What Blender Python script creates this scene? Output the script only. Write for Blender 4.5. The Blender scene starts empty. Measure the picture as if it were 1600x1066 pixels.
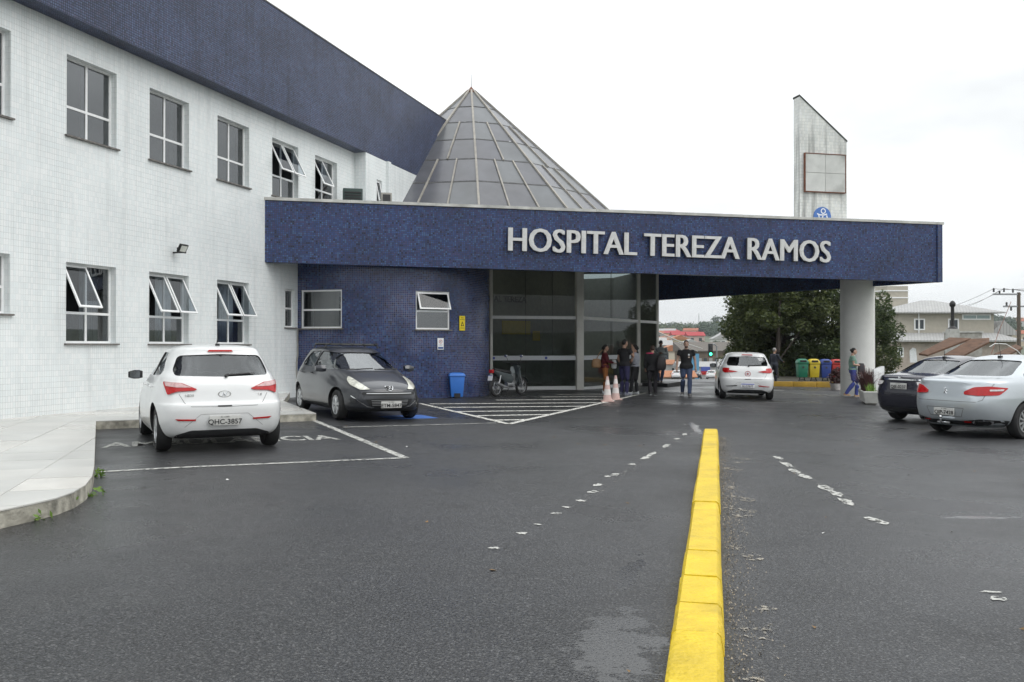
import bpy, bmesh, math, random
import numpy as np
from mathutils import Vector, Matrix
from mathutils.bvhtree import BVHTree
R = math.radians
random.seed(7)
sc = bpy.context.scene
col = sc.collection
# ---------------------------------------------------------------- camera, sky, sun, exposure
CAM_Z = 1.45
cd = bpy.data.cameras.new('camera'); cam = bpy.data.objects.new('camera', cd); col.objects.link(cam)
cd.sensor_width = 36; cd.lens = 36*1380/1600; cd.clip_start = 0.1; cd.clip_end = 6000
cam.location = (0, 0, CAM_Z); cam.rotation_euler = (R(90)+math.atan(9/1380), 0, 0)
sc.camera = cam
sc.view_settings.view_transform = 'Standard'; sc.view_settings.look = 'None'
sc.view_settings.exposure = 0.14; sc.view_settings.gamma = 1
SUN_EL, SUN_AZ = 48, 120
def make_world():
    w = bpy.data.worlds.new('World'); sc.world = w; w.use_nodes = True
    nt = w.node_tree; nt.nodes.clear(); N = nt.nodes.new; L = nt.links.new
    out = N('ShaderNodeOutputWorld'); bg = N('ShaderNodeBackground'); L(bg.outputs[0], out.inputs[0])
    sky = N('ShaderNodeTexSky'); sky.sky_type = 'NISHITA'; sky.sun_disc = False
    sky.sun_elevation = R(SUN_EL); sky.sun_rotation = R(SUN_AZ); sky.air_density = 1; sky.dust_density = 4
    tc = N('ShaderNodeTexCoord'); sep = N('ShaderNodeSeparateXYZ'); L(tc.outputs['Generated'], sep.inputs[0])
    # overcast luminance (1+2 sin e)/3, with soft cloud structure
    mx = N('ShaderNodeMath'); mx.operation = 'MAXIMUM'; L(sep.outputs['Z'], mx.inputs[0]); mx.inputs[1].default_value = 0
    ma = N('ShaderNodeMath'); ma.operation = 'MULTIPLY_ADD'; L(mx.outputs[0], ma.inputs[0]); ma.inputs[1].default_value = 9.0; ma.inputs[2].default_value = 10.2
    mp = N('ShaderNodeMapping'); L(tc.outputs['Generated'], mp.inputs[0]); mp.inputs['Scale'].default_value = (1.2, 1.2, 3.6)
    no = N('ShaderNodeTexNoise'); L(mp.outputs[0], no.inputs[0]); no.inputs['Scale'].default_value = 1.7; no.inputs['Detail'].default_value = 5; no.inputs['Roughness'].default_value = .5
    mr = N('ShaderNodeMapRange'); L(no.outputs['Fac'], mr.inputs[0]); mr.inputs[1].default_value = .32; mr.inputs[2].default_value = .68; mr.inputs[3].default_value = .68; mr.inputs[4].default_value = 1.16
    mu = N('ShaderNodeMath'); mu.operation = 'MULTIPLY'; L(ma.outputs[0], mu.inputs[0]); L(mr.outputs[0], mu.inputs[1])
    cr = N('ShaderNodeMix'); cr.data_type = 'RGBA'; L(mr.outputs[0], cr.inputs[0])
    cc = N('ShaderNodeCombineColor'); 
    tint = N('ShaderNodeVectorMath'); tint.operation = 'SCALE'; tint.inputs[0].default_value = (.965, .99, 1.0); L(mu.outputs[0], tint.inputs['Scale'])
    mix = N('ShaderNodeMix'); mix.data_type = 'RGBA'; mix.inputs[0].default_value = .93
    L(sky.outputs[0], mix.inputs[6]); L(tint.outputs[0], mix.inputs[7])
    L(mix.outputs[2], bg.inputs[0]); bg.inputs[1].default_value = .1
make_world()
sd = bpy.data.lights.new('sun', 'SUN'); sun = bpy.data.objects.new('sun', sd); col.objects.link(sun)
sd.energy = .8; sd.angle = R(40); sd.color = (1, .97, .93)
sun.rotation_euler = (R(90-SUN_EL), 0, R(180-SUN_AZ))
sun.location = (0, -20, 40)

# ---------------------------------------------------------------- helpers
def gz(x, y=0): return -0.016*max(0.0, x+4)
SLOPE = math.atan(.016)
def ray(px, py):
    u = (px-800)/1380; v = (533-py)/1380; P = math.atan(9/1380)
    return Vector((u, math.cos(P)-v*math.sin(P), math.sin(P)+v*math.cos(P)))
def G(px, py, h=0):            # where a ray of the survey camera meets the ground
    d = ray(px, py); z = 0
    for i in range(40):
        t = (z+h-CAM_Z)/d.z; z = gz(d.x*t)
    return Vector((d.x*t, d.y*t, z+h))
def at(px, py, Y):
    d = ray(px, py); t = Y/d.y
    return Vector((d.x*t, Y, CAM_Z+d.z*t))
def tag(o, label=None, cat=None, group=None, kind=None):
    if label: o['label'] = label
    if cat: o['category'] = cat
    if group: o['group'] = group
    if kind: o['kind'] = kind
    return o
def empty(name, loc=(0,0,0), rz=0, parent=None):
    o = bpy.data.objects.new(name, None); col.objects.link(o); o.location = loc; o.rotation_euler = (0,0,rz)
    o.empty_display_size = .1
    if parent: o.parent = parent
    return o
def copy_tree(o, parent=None):
    c = o.copy(); col.objects.link(c); c.parent = parent
    for ch in list(o.children): copy_tree(ch, c)
    return c
def finish(me, smooth=None):
    if smooth is not None:
        for p in me.polygons: p.use_smooth = True
        if smooth < 179: me.set_sharp_from_angle(angle=R(smooth))
class MB:
    def __init__(s): s.v = []; s.f = []; s.m = []; s.uv = {}
    def add(s, vs, fs, m=0):
        b = len(s.v); s.v += [tuple(v) for v in vs]; s.f += [tuple(i+b for i in f) for f in fs]; s.m += [m]*len(fs); return s
    def face(s, vs, m=0, uv=None):
        b = len(s.v); s.v += [tuple(v) for v in vs]; s.f.append(tuple(range(b, b+len(vs)))); s.m.append(m)
        if uv: s.uv[len(s.f)-1] = uv
        return s
    def box(s, c, d, rz=0, m=0, M=None):
        x, y, z = (q/2 for q in d)
        vs = [Vector((a*x, b*y, e*z)) for e in (-1,1) for b in (-1,1) for a in (-1,1)]
        M = M or (Matrix.Translation(c) @ Matrix.Rotation(rz, 4, 'Z'))
        if M and M.translation == Vector((0,0,0)) and tuple(c) != (0,0,0): M = Matrix.Translation(c) @ M
        vs = [M @ v for v in vs]
        return s.add(vs, [(0,2,3,1),(4,5,7,6),(0,1,5,4),(2,6,7,3),(0,4,6,2),(1,3,7,5)], m)
    def b2(s, p, q, m=0):
        c = [(a+b)/2 for a, b in zip(p, q)]; d = [abs(a-b) for a, b in zip(p, q)]
        return s.box(c, d, 0, m)
    def prism(s, poly, z0, z1, m=0, caps=True):       # poly in xy
        n = len(poly)
        vs = [(x, y, z0) for x, y in poly]+[(x, y, z1) for x, y in poly]
        fs = [(i, (i+1) % n, n+(i+1) % n, n+i) for i in range(n)]
        if caps: fs += [tuple(range(n-1, -1, -1)), tuple(range(n, 2*n))]
        return s.add(vs, fs, m)
    def rings(s, rs, m=0, caps=True, closed=True):
        n = len(rs[0]); vs = [p for r in rs for p in r]; fs = []
        for k in range(len(rs)-1):
            for i in range(n if closed else n-1):
                a, b = k*n+i, k*n+(i+1) % n
                fs.append((a, b, b+n, a+n))
        if caps: fs += [tuple(range(n-1, -1, -1)), tuple(range((len(rs)-1)*n, len(rs)*n))]
        return s.add(vs, fs, m)
    def tube(s, pts, rad, n=8, m=0, flat=1.0):
        pts = [Vector(p) for p in pts]; rs = []
        if not hasattr(rad, '__len__'): rad = [rad]*len(pts)
        up = Vector((0,0,1))
        for i, p in enumerate(pts):
            t = (pts[min(i+1, len(pts)-1)]-pts[max(i-1, 0)]).normalized()
            u = t.cross(up)
            if u.length < .05: u = t.cross(Vector((0,1,0)))
            u.normalize(); w = u.cross(t)
            rs.append([p+rad[i]*(math.cos(2*math.pi*k/n)*u+flat*math.sin(2*math.pi*k/n)*w) for k in range(n)])
        return s.rings(rs, m)
    def lathe(s, prof, n=24, m=0, M=None, caps=True):  # (r,z) about z
        rs = [[Vector((r*math.cos(2*math.pi*k/n), r*math.sin(2*math.pi*k/n), z)) for k in range(n)] for r, z in prof]
        if M: rs = [[M @ p for p in r] for r in rs]
        return s.rings(rs, m, caps)
    def ell(s, c, r, n=12, k=8, m=0, M=None):
        rs = []
        for j in range(1, k):
            a = -math.pi/2+math.pi*j/k
            ring = [Vector((r[0]*math.cos(a)*math.cos(2*math.pi*i/n), r[1]*math.cos(a)*math.sin(2*math.pi*i/n), r[2]*math.sin(a))) for i in range(n)]
            if M: ring = [M @ p for p in ring]
            rs.append([p+Vector(c) for p in ring])
        return s.rings(rs, m)
    def build(s, name, mats, parent=None, smooth=None, uv=False, loc=None, rz=0, bevel=0):
        me = bpy.data.meshes.new(name); me.from_pydata(s.v, [], s.f)
        if not isinstance(mats, (list, tuple)): mats = [mats]
        for m in mats: me.materials.append(m)
        if len(mats) > 1: me.polygons.foreach_set('material_index', s.m)
        me.update()
        if uv:
            ul = me.uv_layers.new(name='UVMap').data
            for p in me.polygons:
                ex = s.uv.get(p.index); n = p.normal
                for j, li in enumerate(p.loop_indices):
                    co = me.vertices[me.loops[li].vertex_index].co
                    if ex: ul[li].uv = ex[j]
                    elif abs(n.z) > .8: ul[li].uv = (co.x, co.y)
                    else:
                        t = Vector((-n.y, n.x, 0)).normalized(); ul[li].uv = (co.dot(t), co.z)
        if bevel:
            bm = bmesh.new(); bm.from_mesh(me); bmesh.ops.remove_doubles(bm, verts=bm.verts, dist=1e-5)
            bmesh.ops.recalc_face_normals(bm, faces=bm.faces)
            es = [e for e in bm.edges if len(e.link_faces) == 2 and e.calc_face_angle() > .5]
            bmesh.ops.bevel(bm, geom=es, offset=bevel, segments=2, profile=.6, affect='EDGES', clamp_overlap=True)
            bm.to_mesh(me); bm.free(); smooth = smooth if smooth is not None else 40
        finish(me, smooth)
        o = bpy.data.objects.new(name, me); col.objects.link(o)
        if parent: o.parent = parent
        if loc is not None: o.location = loc
        o.rotation_euler = (0, 0, rz)
        return o
def arr_obj(name, V, F4, mat, parent=None):
    me = bpy.data.meshes.new(name); nv, nf = len(V), len(F4); k = F4.shape[1]
    me.vertices.add(nv); me.vertices.foreach_set('co', np.ascontiguousarray(V, np.float32).ravel())
    me.loops.add(nf*k); me.loops.foreach_set('vertex_index', np.ascontiguousarray(F4, np.int32).ravel())
    me.polygons.add(nf); me.polygons.foreach_set('loop_start', np.arange(0, nf*k, k, dtype=np.int32))
    me.polygons.foreach_set('loop_total', np.full(nf, k, dtype=np.int32))
    me.update(calc_edges=True)
    for m in (mat if isinstance(mat, (list, tuple)) else [mat]): me.materials.append(m)
    o = bpy.data.objects.new(name, me); col.objects.link(o)
    if parent: o.parent = parent
    return o
def text_mesh(txt, size, extrude=0.0, offset=0.0, align='LEFT', spacing=1.0):
    cu = bpy.data.curves.new('t', 'FONT'); cu.body = txt; cu.size = size; cu.extrude = extrude; cu.offset = offset
    cu.align_x = align; cu.space_character = spacing; cu.resolution_u = 3
    o = bpy.data.objects.new('t', cu); col.objects.link(o)
    dg = bpy.context.evaluated_depsgraph_get(); dg.update()
    me = bpy.data.meshes.new_from_object(o.evaluated_get(dg))
    bpy.data.objects.remove(o); bpy.data.curves.remove(cu)
    return me
def mesh_obj(name, me, mat, parent=None, M=None):
    me.materials.clear(); me.materials.append(mat)
    o = bpy.data.objects.new(name, me); col.objects.link(o)
    if parent: o.parent = parent
    if M is not None: o.matrix_local = M
    return o
# ---------------------------------------------------------------- materials
def new_mat(name):
    m = bpy.data.materials.new(name); m.use_nodes = True; nt = m.node_tree; nt.nodes.clear()
    out = nt.nodes.new('ShaderNodeOutputMaterial'); b = nt.nodes.new('ShaderNodeBsdfPrincipled'); nt.links.new(b.outputs[0], out.inputs[0])
    return m, nt, nt.nodes.new, nt.links.new, b, out
def rgba(c): return (c[0], c[1], c[2], 1)
def mat(name, c, rough=.6, metal=0, var=.12, scale=6, bump=0, bscale=40, spec=.5, coat=0, c2=None, dirt=0, coord='Object', alpha=1):
    """plain surface with two-octave colour variation, optional bump and dirt"""
    m, nt, N, L, b, out = new_mat(name)
    tc = N('ShaderNodeTexCoord')
    no = N('ShaderNodeTexNoise'); no.inputs['Scale'].default_value = scale; no.inputs['Detail'].default_value = 4; L(tc.outputs[coord], no.inputs[0])
    mr = N('ShaderNodeMapRange'); L(no.outputs['Fac'], mr.inputs[0]); mr.inputs[1].default_value = .3; mr.inputs[2].default_value = .7
    mx = N('ShaderNodeMix'); mx.data_type = 'RGBA'; L(mr.outputs[0], mx.inputs[0])
    c2 = c2 or tuple(q*(1-var) for q in c); mx.inputs[6].default_value = rgba(c2); mx.inputs[7].default_value = rgba(tuple(min(1, q*(1+var*.5)) for q in c))
    last = mx.outputs[2]
    if dirt:
        n2 = N('ShaderNodeTexNoise'); n2.inputs['Scale'].default_value = scale*.35; n2.inputs['Detail'].default_value = 8; L(tc.outputs[coord], n2.inputs[0])
        r2 = N('ShaderNodeMapRange'); L(n2.outputs['Fac'], r2.inputs[0]); r2.inputs[1].default_value = .48; r2.inputs[2].default_value = .75; r2.inputs[4].default_value = dirt
        m2 = N('ShaderNodeMix'); m2.data_type = 'RGBA'; L(r2.outputs[0], m2.inputs[0]); L(last, m2.inputs[6]); m2.inputs[7].default_value = (.06, .055, .045, 1); last = m2.outputs[2]
    L(last, b.inputs['Base Color'])
    b.inputs['Roughness'].default_value = rough; b.inputs['Metallic'].default_value = metal; b.inputs['Specular IOR Level'].default_value = spec
    if coat: b.inputs['Coat Weight'].default_value = coat; b.inputs['Coat Roughness'].default_value = .04
    if bump:
        n3 = N('ShaderNodeTexNoise'); n3.inputs['Scale'].default_value = bscale; n3.inputs['Detail'].default_value = 5; L(tc.outputs[coord], n3.inputs[0])
        bp = N('ShaderNodeBump'); bp.inputs['Strength'].default_value = bump; bp.inputs['Distance'].default_value = .02; L(n3.outputs['Fac'], bp.inputs['Height']); L(bp.outputs[0], b.inputs['Normal'])
    return m
def emis(name, c, s):
    m, nt, N, L, b, out = new_mat(name); b.inputs['Base Color'].default_value = rgba(c)
    b.inputs['Emission Color'].default_value = rgba(c); b.inputs['Emission Strength'].default_value = s; return m
def glass(name, tint, refl=1.5, rough=.0, opaque=0.0, body=(.02,.025,.03)):
    m, nt, N, L, b, out = new_mat(name)
    tr = N('ShaderNodeBsdfTransparent'); tr.inputs[0].default_value = rgba(tint)
    gl = N('ShaderNodeBsdfGlossy'); gl.inputs['Roughness'].default_value = rough; gl.inputs[0].default_value = (.95,.98,1,1)
    fr = N('ShaderNodeFresnel'); fr.inputs[0].default_value = refl
    b.inputs['Base Color'].default_value = rgba(body); b.inputs['Roughness'].default_value = .3
    ms = N('ShaderNodeMixShader'); ms.inputs[0].default_value = opaque; L(tr.outputs[0], ms.inputs[1]); L(b.outputs[0], ms.inputs[2])
    m2 = N('ShaderNodeMixShader'); L(fr.outputs[0], m2.inputs[0]); L(ms.outputs[0], m2.inputs[1]); L(gl.outputs[0], m2.inputs[2])
    L(m2.outputs[0], out.inputs[0]); return m
def mosaic(name, su, sv, ramp, grout, gw=.1, rough=.25, dirt=.25, gvar=None, streak=.5):
    m, nt, N, L, b, out = new_mat(name)
    uv = N('ShaderNodeUVMap'); sp = N('ShaderNodeSeparateXYZ'); L(uv.outputs[0], sp.inputs[0])
    def M(op, a, bv=None, c=None):
        n = N('ShaderNodeMath'); n.operation = op
        for i, q in enumerate((a, bv, c)):
            if q is None: continue
            if isinstance(q, (int, float)): n.inputs[i].default_value = q
            else: L(q, n.inputs[i])
        return n.outputs[0]
    U, V = M('DIVIDE', sp.outputs[0], su), M('DIVIDE', sp.outputs[1], sv)
    cb = N('ShaderNodeCombineXYZ'); L(M('FLOOR', U), cb.inputs[0]); L(M('FLOOR', V), cb.inputs[1])
    wn = N('ShaderNodeTexWhiteNoise'); wn.noise_dimensions = '2D'; L(cb.outputs[0], wn.inputs[0])
    rp = N('ShaderNodeValToRGB'); rp.color_ramp.interpolation = 'CONSTANT'; el = rp.color_ramp.elements
    while len(el) < len(ramp): el.new(.5)
    for e, (p, c) in zip(el, ramp): e.position = p; e.color = rgba(c)
    L(wn.outputs[0], rp.inputs[0])
    fu, fv = M('FRACT', U), M('FRACT', V)
    eu = M('MINIMUM', fu, M('SUBTRACT', 1.0, fu)); ev = M('MINIMUM', fv, M('SUBTRACT', 1.0, fv))
    eu = M('MULTIPLY', eu, su/min(su, sv)); ev = M('MULTIPLY', ev, sv/min(su, sv))
    g = M('LESS_THAN', M('MINIMUM', eu, ev), gw)
    # patches where sheets of tile were laid differently
    n1 = N('ShaderNodeTexNoise'); n1.inputs['Scale'].default_value = .9; n1.inputs['Detail'].default_value = 3; L(uv.outputs[0], n1.inputs[0])
    r1 = N('ShaderNodeMapRange'); L(n1.outputs['Fac'], r1.inputs[0]); r1.inputs[1].default_value = .35; r1.inputs[2].default_value = .65; r1.inputs[3].default_value = 1-dirt*.5; r1.inputs[4].default_value = 1+dirt*.4
    mg = N('ShaderNodeMix'); mg.data_type = 'RGBA'; L(g, mg.inputs[0]); L(rp.outputs[0], mg.inputs[6]); mg.inputs[7].default_value = rgba(grout)
    if gvar:
        n4 = N('ShaderNodeTexNoise'); n4.inputs['Scale'].default_value = .6; n4.inputs['Detail'].default_value = 6; L(uv.outputs[0], n4.inputs[0])
        r4 = N('ShaderNodeMapRange'); L(n4.outputs['Fac'], r4.inputs[0]); r4.inputs[1].default_value = .42; r4.inputs[2].default_value = .6
        gg = N('ShaderNodeMix'); gg.data_type = 'RGBA'; L(r4.outputs[0], gg.inputs[0]); gg.inputs[6].default_value = rgba(grout); gg.inputs[7].default_value = rgba(gvar); L(gg.outputs[2], mg.inputs[7])
    sc_ = N('ShaderNodeMix'); sc_.data_type = 'RGBA'; sc_.blend_type = 'MULTIPLY'; sc_.inputs[0].default_value = 1; L(mg.outputs[2], sc_.inputs[6])
    # vertical rain streaks
    mp = N('ShaderNodeMapping'); mp.inputs['Scale'].default_value = (4.0, .22, 1); L(uv.outputs[0], mp.inputs[0])
    n2 = N('ShaderNodeTexNoise'); n2.inputs['Scale'].default_value = 1.0; n2.inputs['Detail'].default_value = 6; L(mp.outputs[0], n2.inputs[0])
    r2 = N('ShaderNodeMapRange'); L(n2.outputs['Fac'], r2.inputs[0]); r2.inputs[1].default_value = .52; r2.inputs[2].default_value = .78; r2.inputs[3].default_value = 1; r2.inputs[4].default_value = 1-streak*.45
    c3 = N('ShaderNodeCombineXYZ'); mm = M('MULTIPLY', r1.outputs[0], r2.outputs[0])
    for i in range(3): L(mm, c3.inputs[i])
    L(c3.outputs[0], sc_.inputs[7]); L(sc_.outputs[2], b.inputs['Base Color'])
    rr = N('ShaderNodeMapRange'); L(g, rr.inputs[0]); rr.inputs[3].default_value = rough; rr.inputs[4].default_value = .8; L(rr.outputs[0], b.inputs['Roughness'])
    bp = N('ShaderNodeBump'); bp.invert = True; bp.inputs['Strength'].default_value = .35; bp.inputs['Distance'].default_value = .004; L(g, bp.inputs['Height']); L(bp.outputs[0], b.inputs['Normal'])
    return m
M_ = {}
M_['white_tile'] = mosaic('white_tile', .055, .11, [(0, (.735,.775,.78)), (.3, (.765,.80,.80)), (.6, (.79,.815,.815)), (.85, (.75,.795,.80))], (.47,.49,.49), .045, .22, .08, gvar=(.64,.66,.66), streak=.3)
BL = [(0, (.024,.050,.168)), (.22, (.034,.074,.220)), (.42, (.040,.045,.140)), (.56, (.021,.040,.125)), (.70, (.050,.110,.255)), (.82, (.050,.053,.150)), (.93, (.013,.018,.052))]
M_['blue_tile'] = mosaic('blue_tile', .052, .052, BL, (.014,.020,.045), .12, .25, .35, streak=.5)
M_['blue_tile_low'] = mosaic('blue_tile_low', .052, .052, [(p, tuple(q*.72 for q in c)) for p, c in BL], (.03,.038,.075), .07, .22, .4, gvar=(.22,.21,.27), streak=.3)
BP = [(0, (.050,.070,.148)), (.22, (.060,.086,.175)), (.42, (.062,.067,.135)), (.56, (.041,.056,.117)), (.70, (.076,.106,.198)), (.82, (.075,.079,.150)), (.92, (.033,.042,.082))]
M_['blue_tile_old'] = mosaic('blue_tile_old', .052, .052, BP, (.022,.028,.05), .13, .3, .45, streak=1.0)
M_['pylon_tile'] = mosaic('pylon_tile', .055, .11, [(0, (.62,.64,.62)), (.4, (.70,.71,.68)), (.8, (.66,.68,.67))], (.40,.40,.38), .05, .35, .3, streak=2.1)
M_['white_frame'] = mat('white_frame', (.80,.81,.81), .4, var=.06)
M_['cream_frame'] = mat('cream_frame', (.78,.77,.72), .5, var=.12, dirt=.25, scale=2)
M_['sill'] = mat('sill', (.16,.15,.14), .7, var=.4, scale=14, bump=.2)
M_['win_glass'] = glass('win_glass', (.34,.39,.43), 2.3)
M_['sash_glass'] = glass('sash_glass', (.45,.50,.54), 1.6)
M_['hall_glass'] = glass('hall_glass', (.34,.40,.40), 1.3)
M_['car_glass'] = glass('car_glass', (.86,.93,.91), 2.0)
M_['car_glass_dark'] = glass('car_glass_dark', (.12,.14,.15), 1.8)
M_['room'] = mat('room', (.10,.105,.11), .9)
M_['lobby'] = mat('lobby', (.30,.29,.26), .8)
M_['curtain'] = mat('curtain', (.62,.66,.68), .9, var=.15)
M_['coping'] = mat('coping', (.55,.55,.52), .55, var=.3, scale=3, dirt=.35)
M_['concrete'] = mat('concrete', (.36,.35,.32), .85, var=.3, scale=5, bump=.3, dirt=.3)
M_['soffit'] = mat('soffit', (.55,.55,.53), .8, var=.15, dirt=.2, scale=2)
M_['pillar'] = mat('pillar', (.80,.80,.77), .55, var=.06, scale=3, dirt=.08)
M_['letter'] = mat('letter', (.62,.62,.61), .38, metal=.35, var=.12, scale=9)
M_['letter_side'] = mat('letter_side', (.10,.10,.11), .5)
M_['black'] = mat('black', (.012,.012,.013), .5)
M_['rubber'] = mat('rubber', (.016,.016,.017), .75, var=.3, scale=20, bump=.15)
M_['plastic_dark'] = mat('plastic_dark', (.03,.031,.033), .55)
M_['chrome'] = mat('chrome', (.75,.76,.77), .12, metal=1, var=.03)
M_['alloy'] = mat('alloy', (.52,.53,.54), .3, metal=.8, var=.08)
M_['rust'] = mat('rust', (.16,.06,.035), .85, var=.5, scale=20)
M_['steel'] = mat('steel', (.30,.31,.32), .45, metal=.6)
# ================================================================ ground
def asphalt():
    m, nt, N, L, b, out = new_mat('asphalt')
    tc = N('ShaderNodeTexCoord'); P = tc.outputs['Object']
    def noise(s, d=4, r=.55):
        n = N('ShaderNodeTexNoise'); n.inputs['Scale'].default_value = s; n.inputs['Detail'].default_value = d; n.inputs['Roughness'].default_value = r; L(P, n.inputs[0]); return n.outputs['Fac']
    def rng(v, a, c, lo=0, hi=1):
        r = N('ShaderNodeMapRange'); L(v, r.inputs[0]); r.inputs[1].default_value = a; r.inputs[2].default_value = c; r.inputs[3].default_value = lo; r.inputs[4].default_value = hi; return r.outputs[0]
    def mix(f, a, c, mode='MIX'):
        n = N('ShaderNodeMix'); n.data_type = 'RGBA'; n.blend_type = mode
        for i, q in ((0, f), (6, a), (7, c)):
            if isinstance(q, (float, int)): n.inputs[i].default_value = q if i == 0 else (q, q, q, 1)
            elif isinstance(q, tuple): n.inputs[i].default_value = q
            else: L(q, n.inputs[i])
        return n.outputs[2]
    def math_(op, a, c=0.0):
        n = N('ShaderNodeMath'); n.operation = op
        for i, q in enumerate((a, c)):
            if isinstance(q, (float, int)): n.inputs[i].default_value = q
            else: L(q, n.inputs[i])
        return n.outputs[0]
    big, mid, fine = noise(.22, 5), noise(1.6, 6), noise(55, 3, .7)
    vor = N('ShaderNodeTexVoronoi'); vor.inputs['Scale'].default_value = 75; L(P, vor.inputs[0])
    stone = rng(vor.outputs['Distance'], .1, .7, 1.6, .4)
    c = mix(rng(big, .35, .65), (.017,.0185,.0215,1), (.040,.042,.0465,1))
    c = mix(rng(mid, .40, .70, 0, .6), c, (.020,.020,.022,1))
    c = mix(rng(fine, .48, .66, 0, .8), c, (.13,.13,.13,1))
    c = mix(rng(noise(24, 4, .75), .5, .68, 0, .6), c, (.018,.018,.019,1))
    v = N('ShaderNodeCombineXYZ'); [L(stone, v.inputs[i]) for i in range(3)]
    c = mix(1.0, c, v.outputs[0], 'MULTIPLY')
    # dark tar / oil blots and pale dusty scuffs
    c = mix(rng(noise(.9, 7, .65), .62, .74, 0, .7), c, (.022,.022,.023,1))
    c = mix(rng(noise(3.1, 6, .7), .66, .78, 0, .35), c, (.19,.18,.165,1))
    vc = N('ShaderNodeTexVoronoi'); vc.feature = 'DISTANCE_TO_EDGE'; vc.inputs['Scale'].default_value = .33
    wv = N('ShaderNodeVectorMath'); wv.operation = 'ADD'; nn = N('ShaderNodeTexNoise'); nn.inputs['Scale'].default_value = 2.2; nn.inputs['Detail'].default_value = 6; L(P, nn.inputs[0])
    sc2 = N('ShaderNodeVectorMath'); sc2.operation = 'SCALE'; sc2.inputs['Scale'].default_value = .9; L(nn.outputs['Color'], sc2.inputs[0]); L(P, wv.inputs[0]); L(sc2.outputs[0], wv.inputs[1]); L(wv.outputs[0], vc.inputs[0])
    crack = math_('MULTIPLY', rng(vc.outputs['Distance'], .0, .006, 1, 0), rng(noise(.4, 3), .52, .6))
    c = mix(math_('MULTIPLY', crack, .85), c, (.012,.012,.012,1))
    base_c = c
    # damp film: smoother where the surface is still wet; standing water in the dips
    wet = rng(noise(.35, 5), .36, .62, .58, .24)
    sp = N('ShaderNodeSeparateXYZ'); L(P, sp.inputs[0])
    def puddle(cx, cy, rx, ry, ang, soft=.5):
        ca, sa = math.cos(ang), math.sin(ang)
        dx, dy = math_('SUBTRACT', sp.outputs[0], cx), math_('SUBTRACT', sp.outputs[1], cy)
        u = math_('DIVIDE', math_('ADD', math_('MULTIPLY', dx, ca), math_('MULTIPLY', dy, sa)), rx)
        w = math_('DIVIDE', math_('SUBTRACT', math_('MULTIPLY', dy, ca), math_('MULTIPLY', dx, sa)), ry)
        d = math_('SQRT', math_('ADD', math_('MULTIPLY', u, u), math_('MULTIPLY', w, w)))
        d = math_('ADD', d, math_('MULTIPLY', math_('SUBTRACT', noise(5.5, 8, .68), .5), 3.2))
        return rng(d, .72, .86, 1, 0)
    pud = None
    for q in ((.52, 4.5, .26, .75, R(-14)), (.80, 6.0, .09, .6, R(-16)), (3.55, 17.2, .10, 1.4, R(-8)), (8.0, 17.6, .55, .10, R(-20)), (3.9, 5.9, .35, .08, R(10)), (4.3, 8.2, .4, .07, R(5))):
        p = puddle(*q); pud = p if pud is None else math_('MAXIMUM', pud, p)
    L(mix(math_('MULTIPLY', pud, .7), base_c, (.012,.012,.012,1)), b.inputs['Base Color'])
    rough = mix(pud, wet, .05)
    fineb = mix(1.0, rng(fine, .3, .8, .85, 1.12), rough, 'MULTIPLY')
    L(fineb, b.inputs['Roughness'])
    b.inputs['Specular IOR Level'].default_value = .4
    bp = N('ShaderNodeBump'); bp.inputs['Distance'].default_value = .012
    L(rng(pud, 0, 1, .75, .12), bp.inputs['Strength'])
    h = mix(.5, fine, vor.outputs['Distance']); L(h, bp.inputs['Height']); L(bp.outputs[0], b.inputs['Normal'])
    return m
M_['asphalt'] = asphalt()
def sheet(name, poly, mat_, dz, h=0):
    b = MB(); b.face([(p[0], p[1], gz(p[0])+dz) for p in poly]); return b.build(name, mat_)
def grid_sheet(name, xs, ys, fz, mat_):
    nx, ny = len(xs), len(ys)
    V = np.array([(x, y, fz(x, y)) for y in ys for x in xs])
    F = np.array([(j*nx+i, j*nx+i+1, (j+1)*nx+i+1, (j+1)*nx+i) for j in range(ny-1) for i in range(nx-1)])
    return arr_obj(name, V, F, mat_)
def lotz(x, y):
    z = gz(x)
    if y > 38: z -= .002*(y-38)**2
    return z
o = grid_sheet('parking_lot', [-40, -20, -10, -4]+[-4+1.5*i for i in range(1, 15)], [-25, -5, 5, 15, 25, 34, 38, 39, 40, 41, 42, 43, 44], lotz, M_['asphalt'])
tag(o, kind='structure')
def terr(x, y):
    r = math.hypot(x*.8, y)
    edge = max(0, y-42, (x-16.5)*.9, -x-38, -y-22)
    z = -.55-.0335*min(edge, 140)
    if edge > 140: z -= 1.2*min(1, (edge-140)/80)
    if r > 260:
        t = (r-260); z += .034*t*min(1, t/500)+4*math.sin(x*.006+1)*math.sin(y*.004)*min(1, t/300)
    if r > 1250: z -= .03*(r-1250)
    return z
xs = [-1500, -1200]+list(range(-900, -100, 80))+list(range(-100, 200, 12))+list(range(210, 900, 60))+[1200, 1500]
ys = [-1200, -400, -100, -40]+list(range(-20, 200, 10))+list(range(210, 700, 30))+list(range(720, 1600, 60))
M_['grassland'] = mat('grassland', (.085,.105,.06), .9, var=.5, scale=.02, c2=(.06,.07,.045), coord='Object', dirt=.3)
terrain = tag(grid_sheet('terrain', xs, ys, terr, M_['grassland']), kind='structure')
finish(terrain.data, 180)
b = MB(); ys_ = [43.9, 60, 80, 100, 130, 165, 200, 230]
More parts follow.
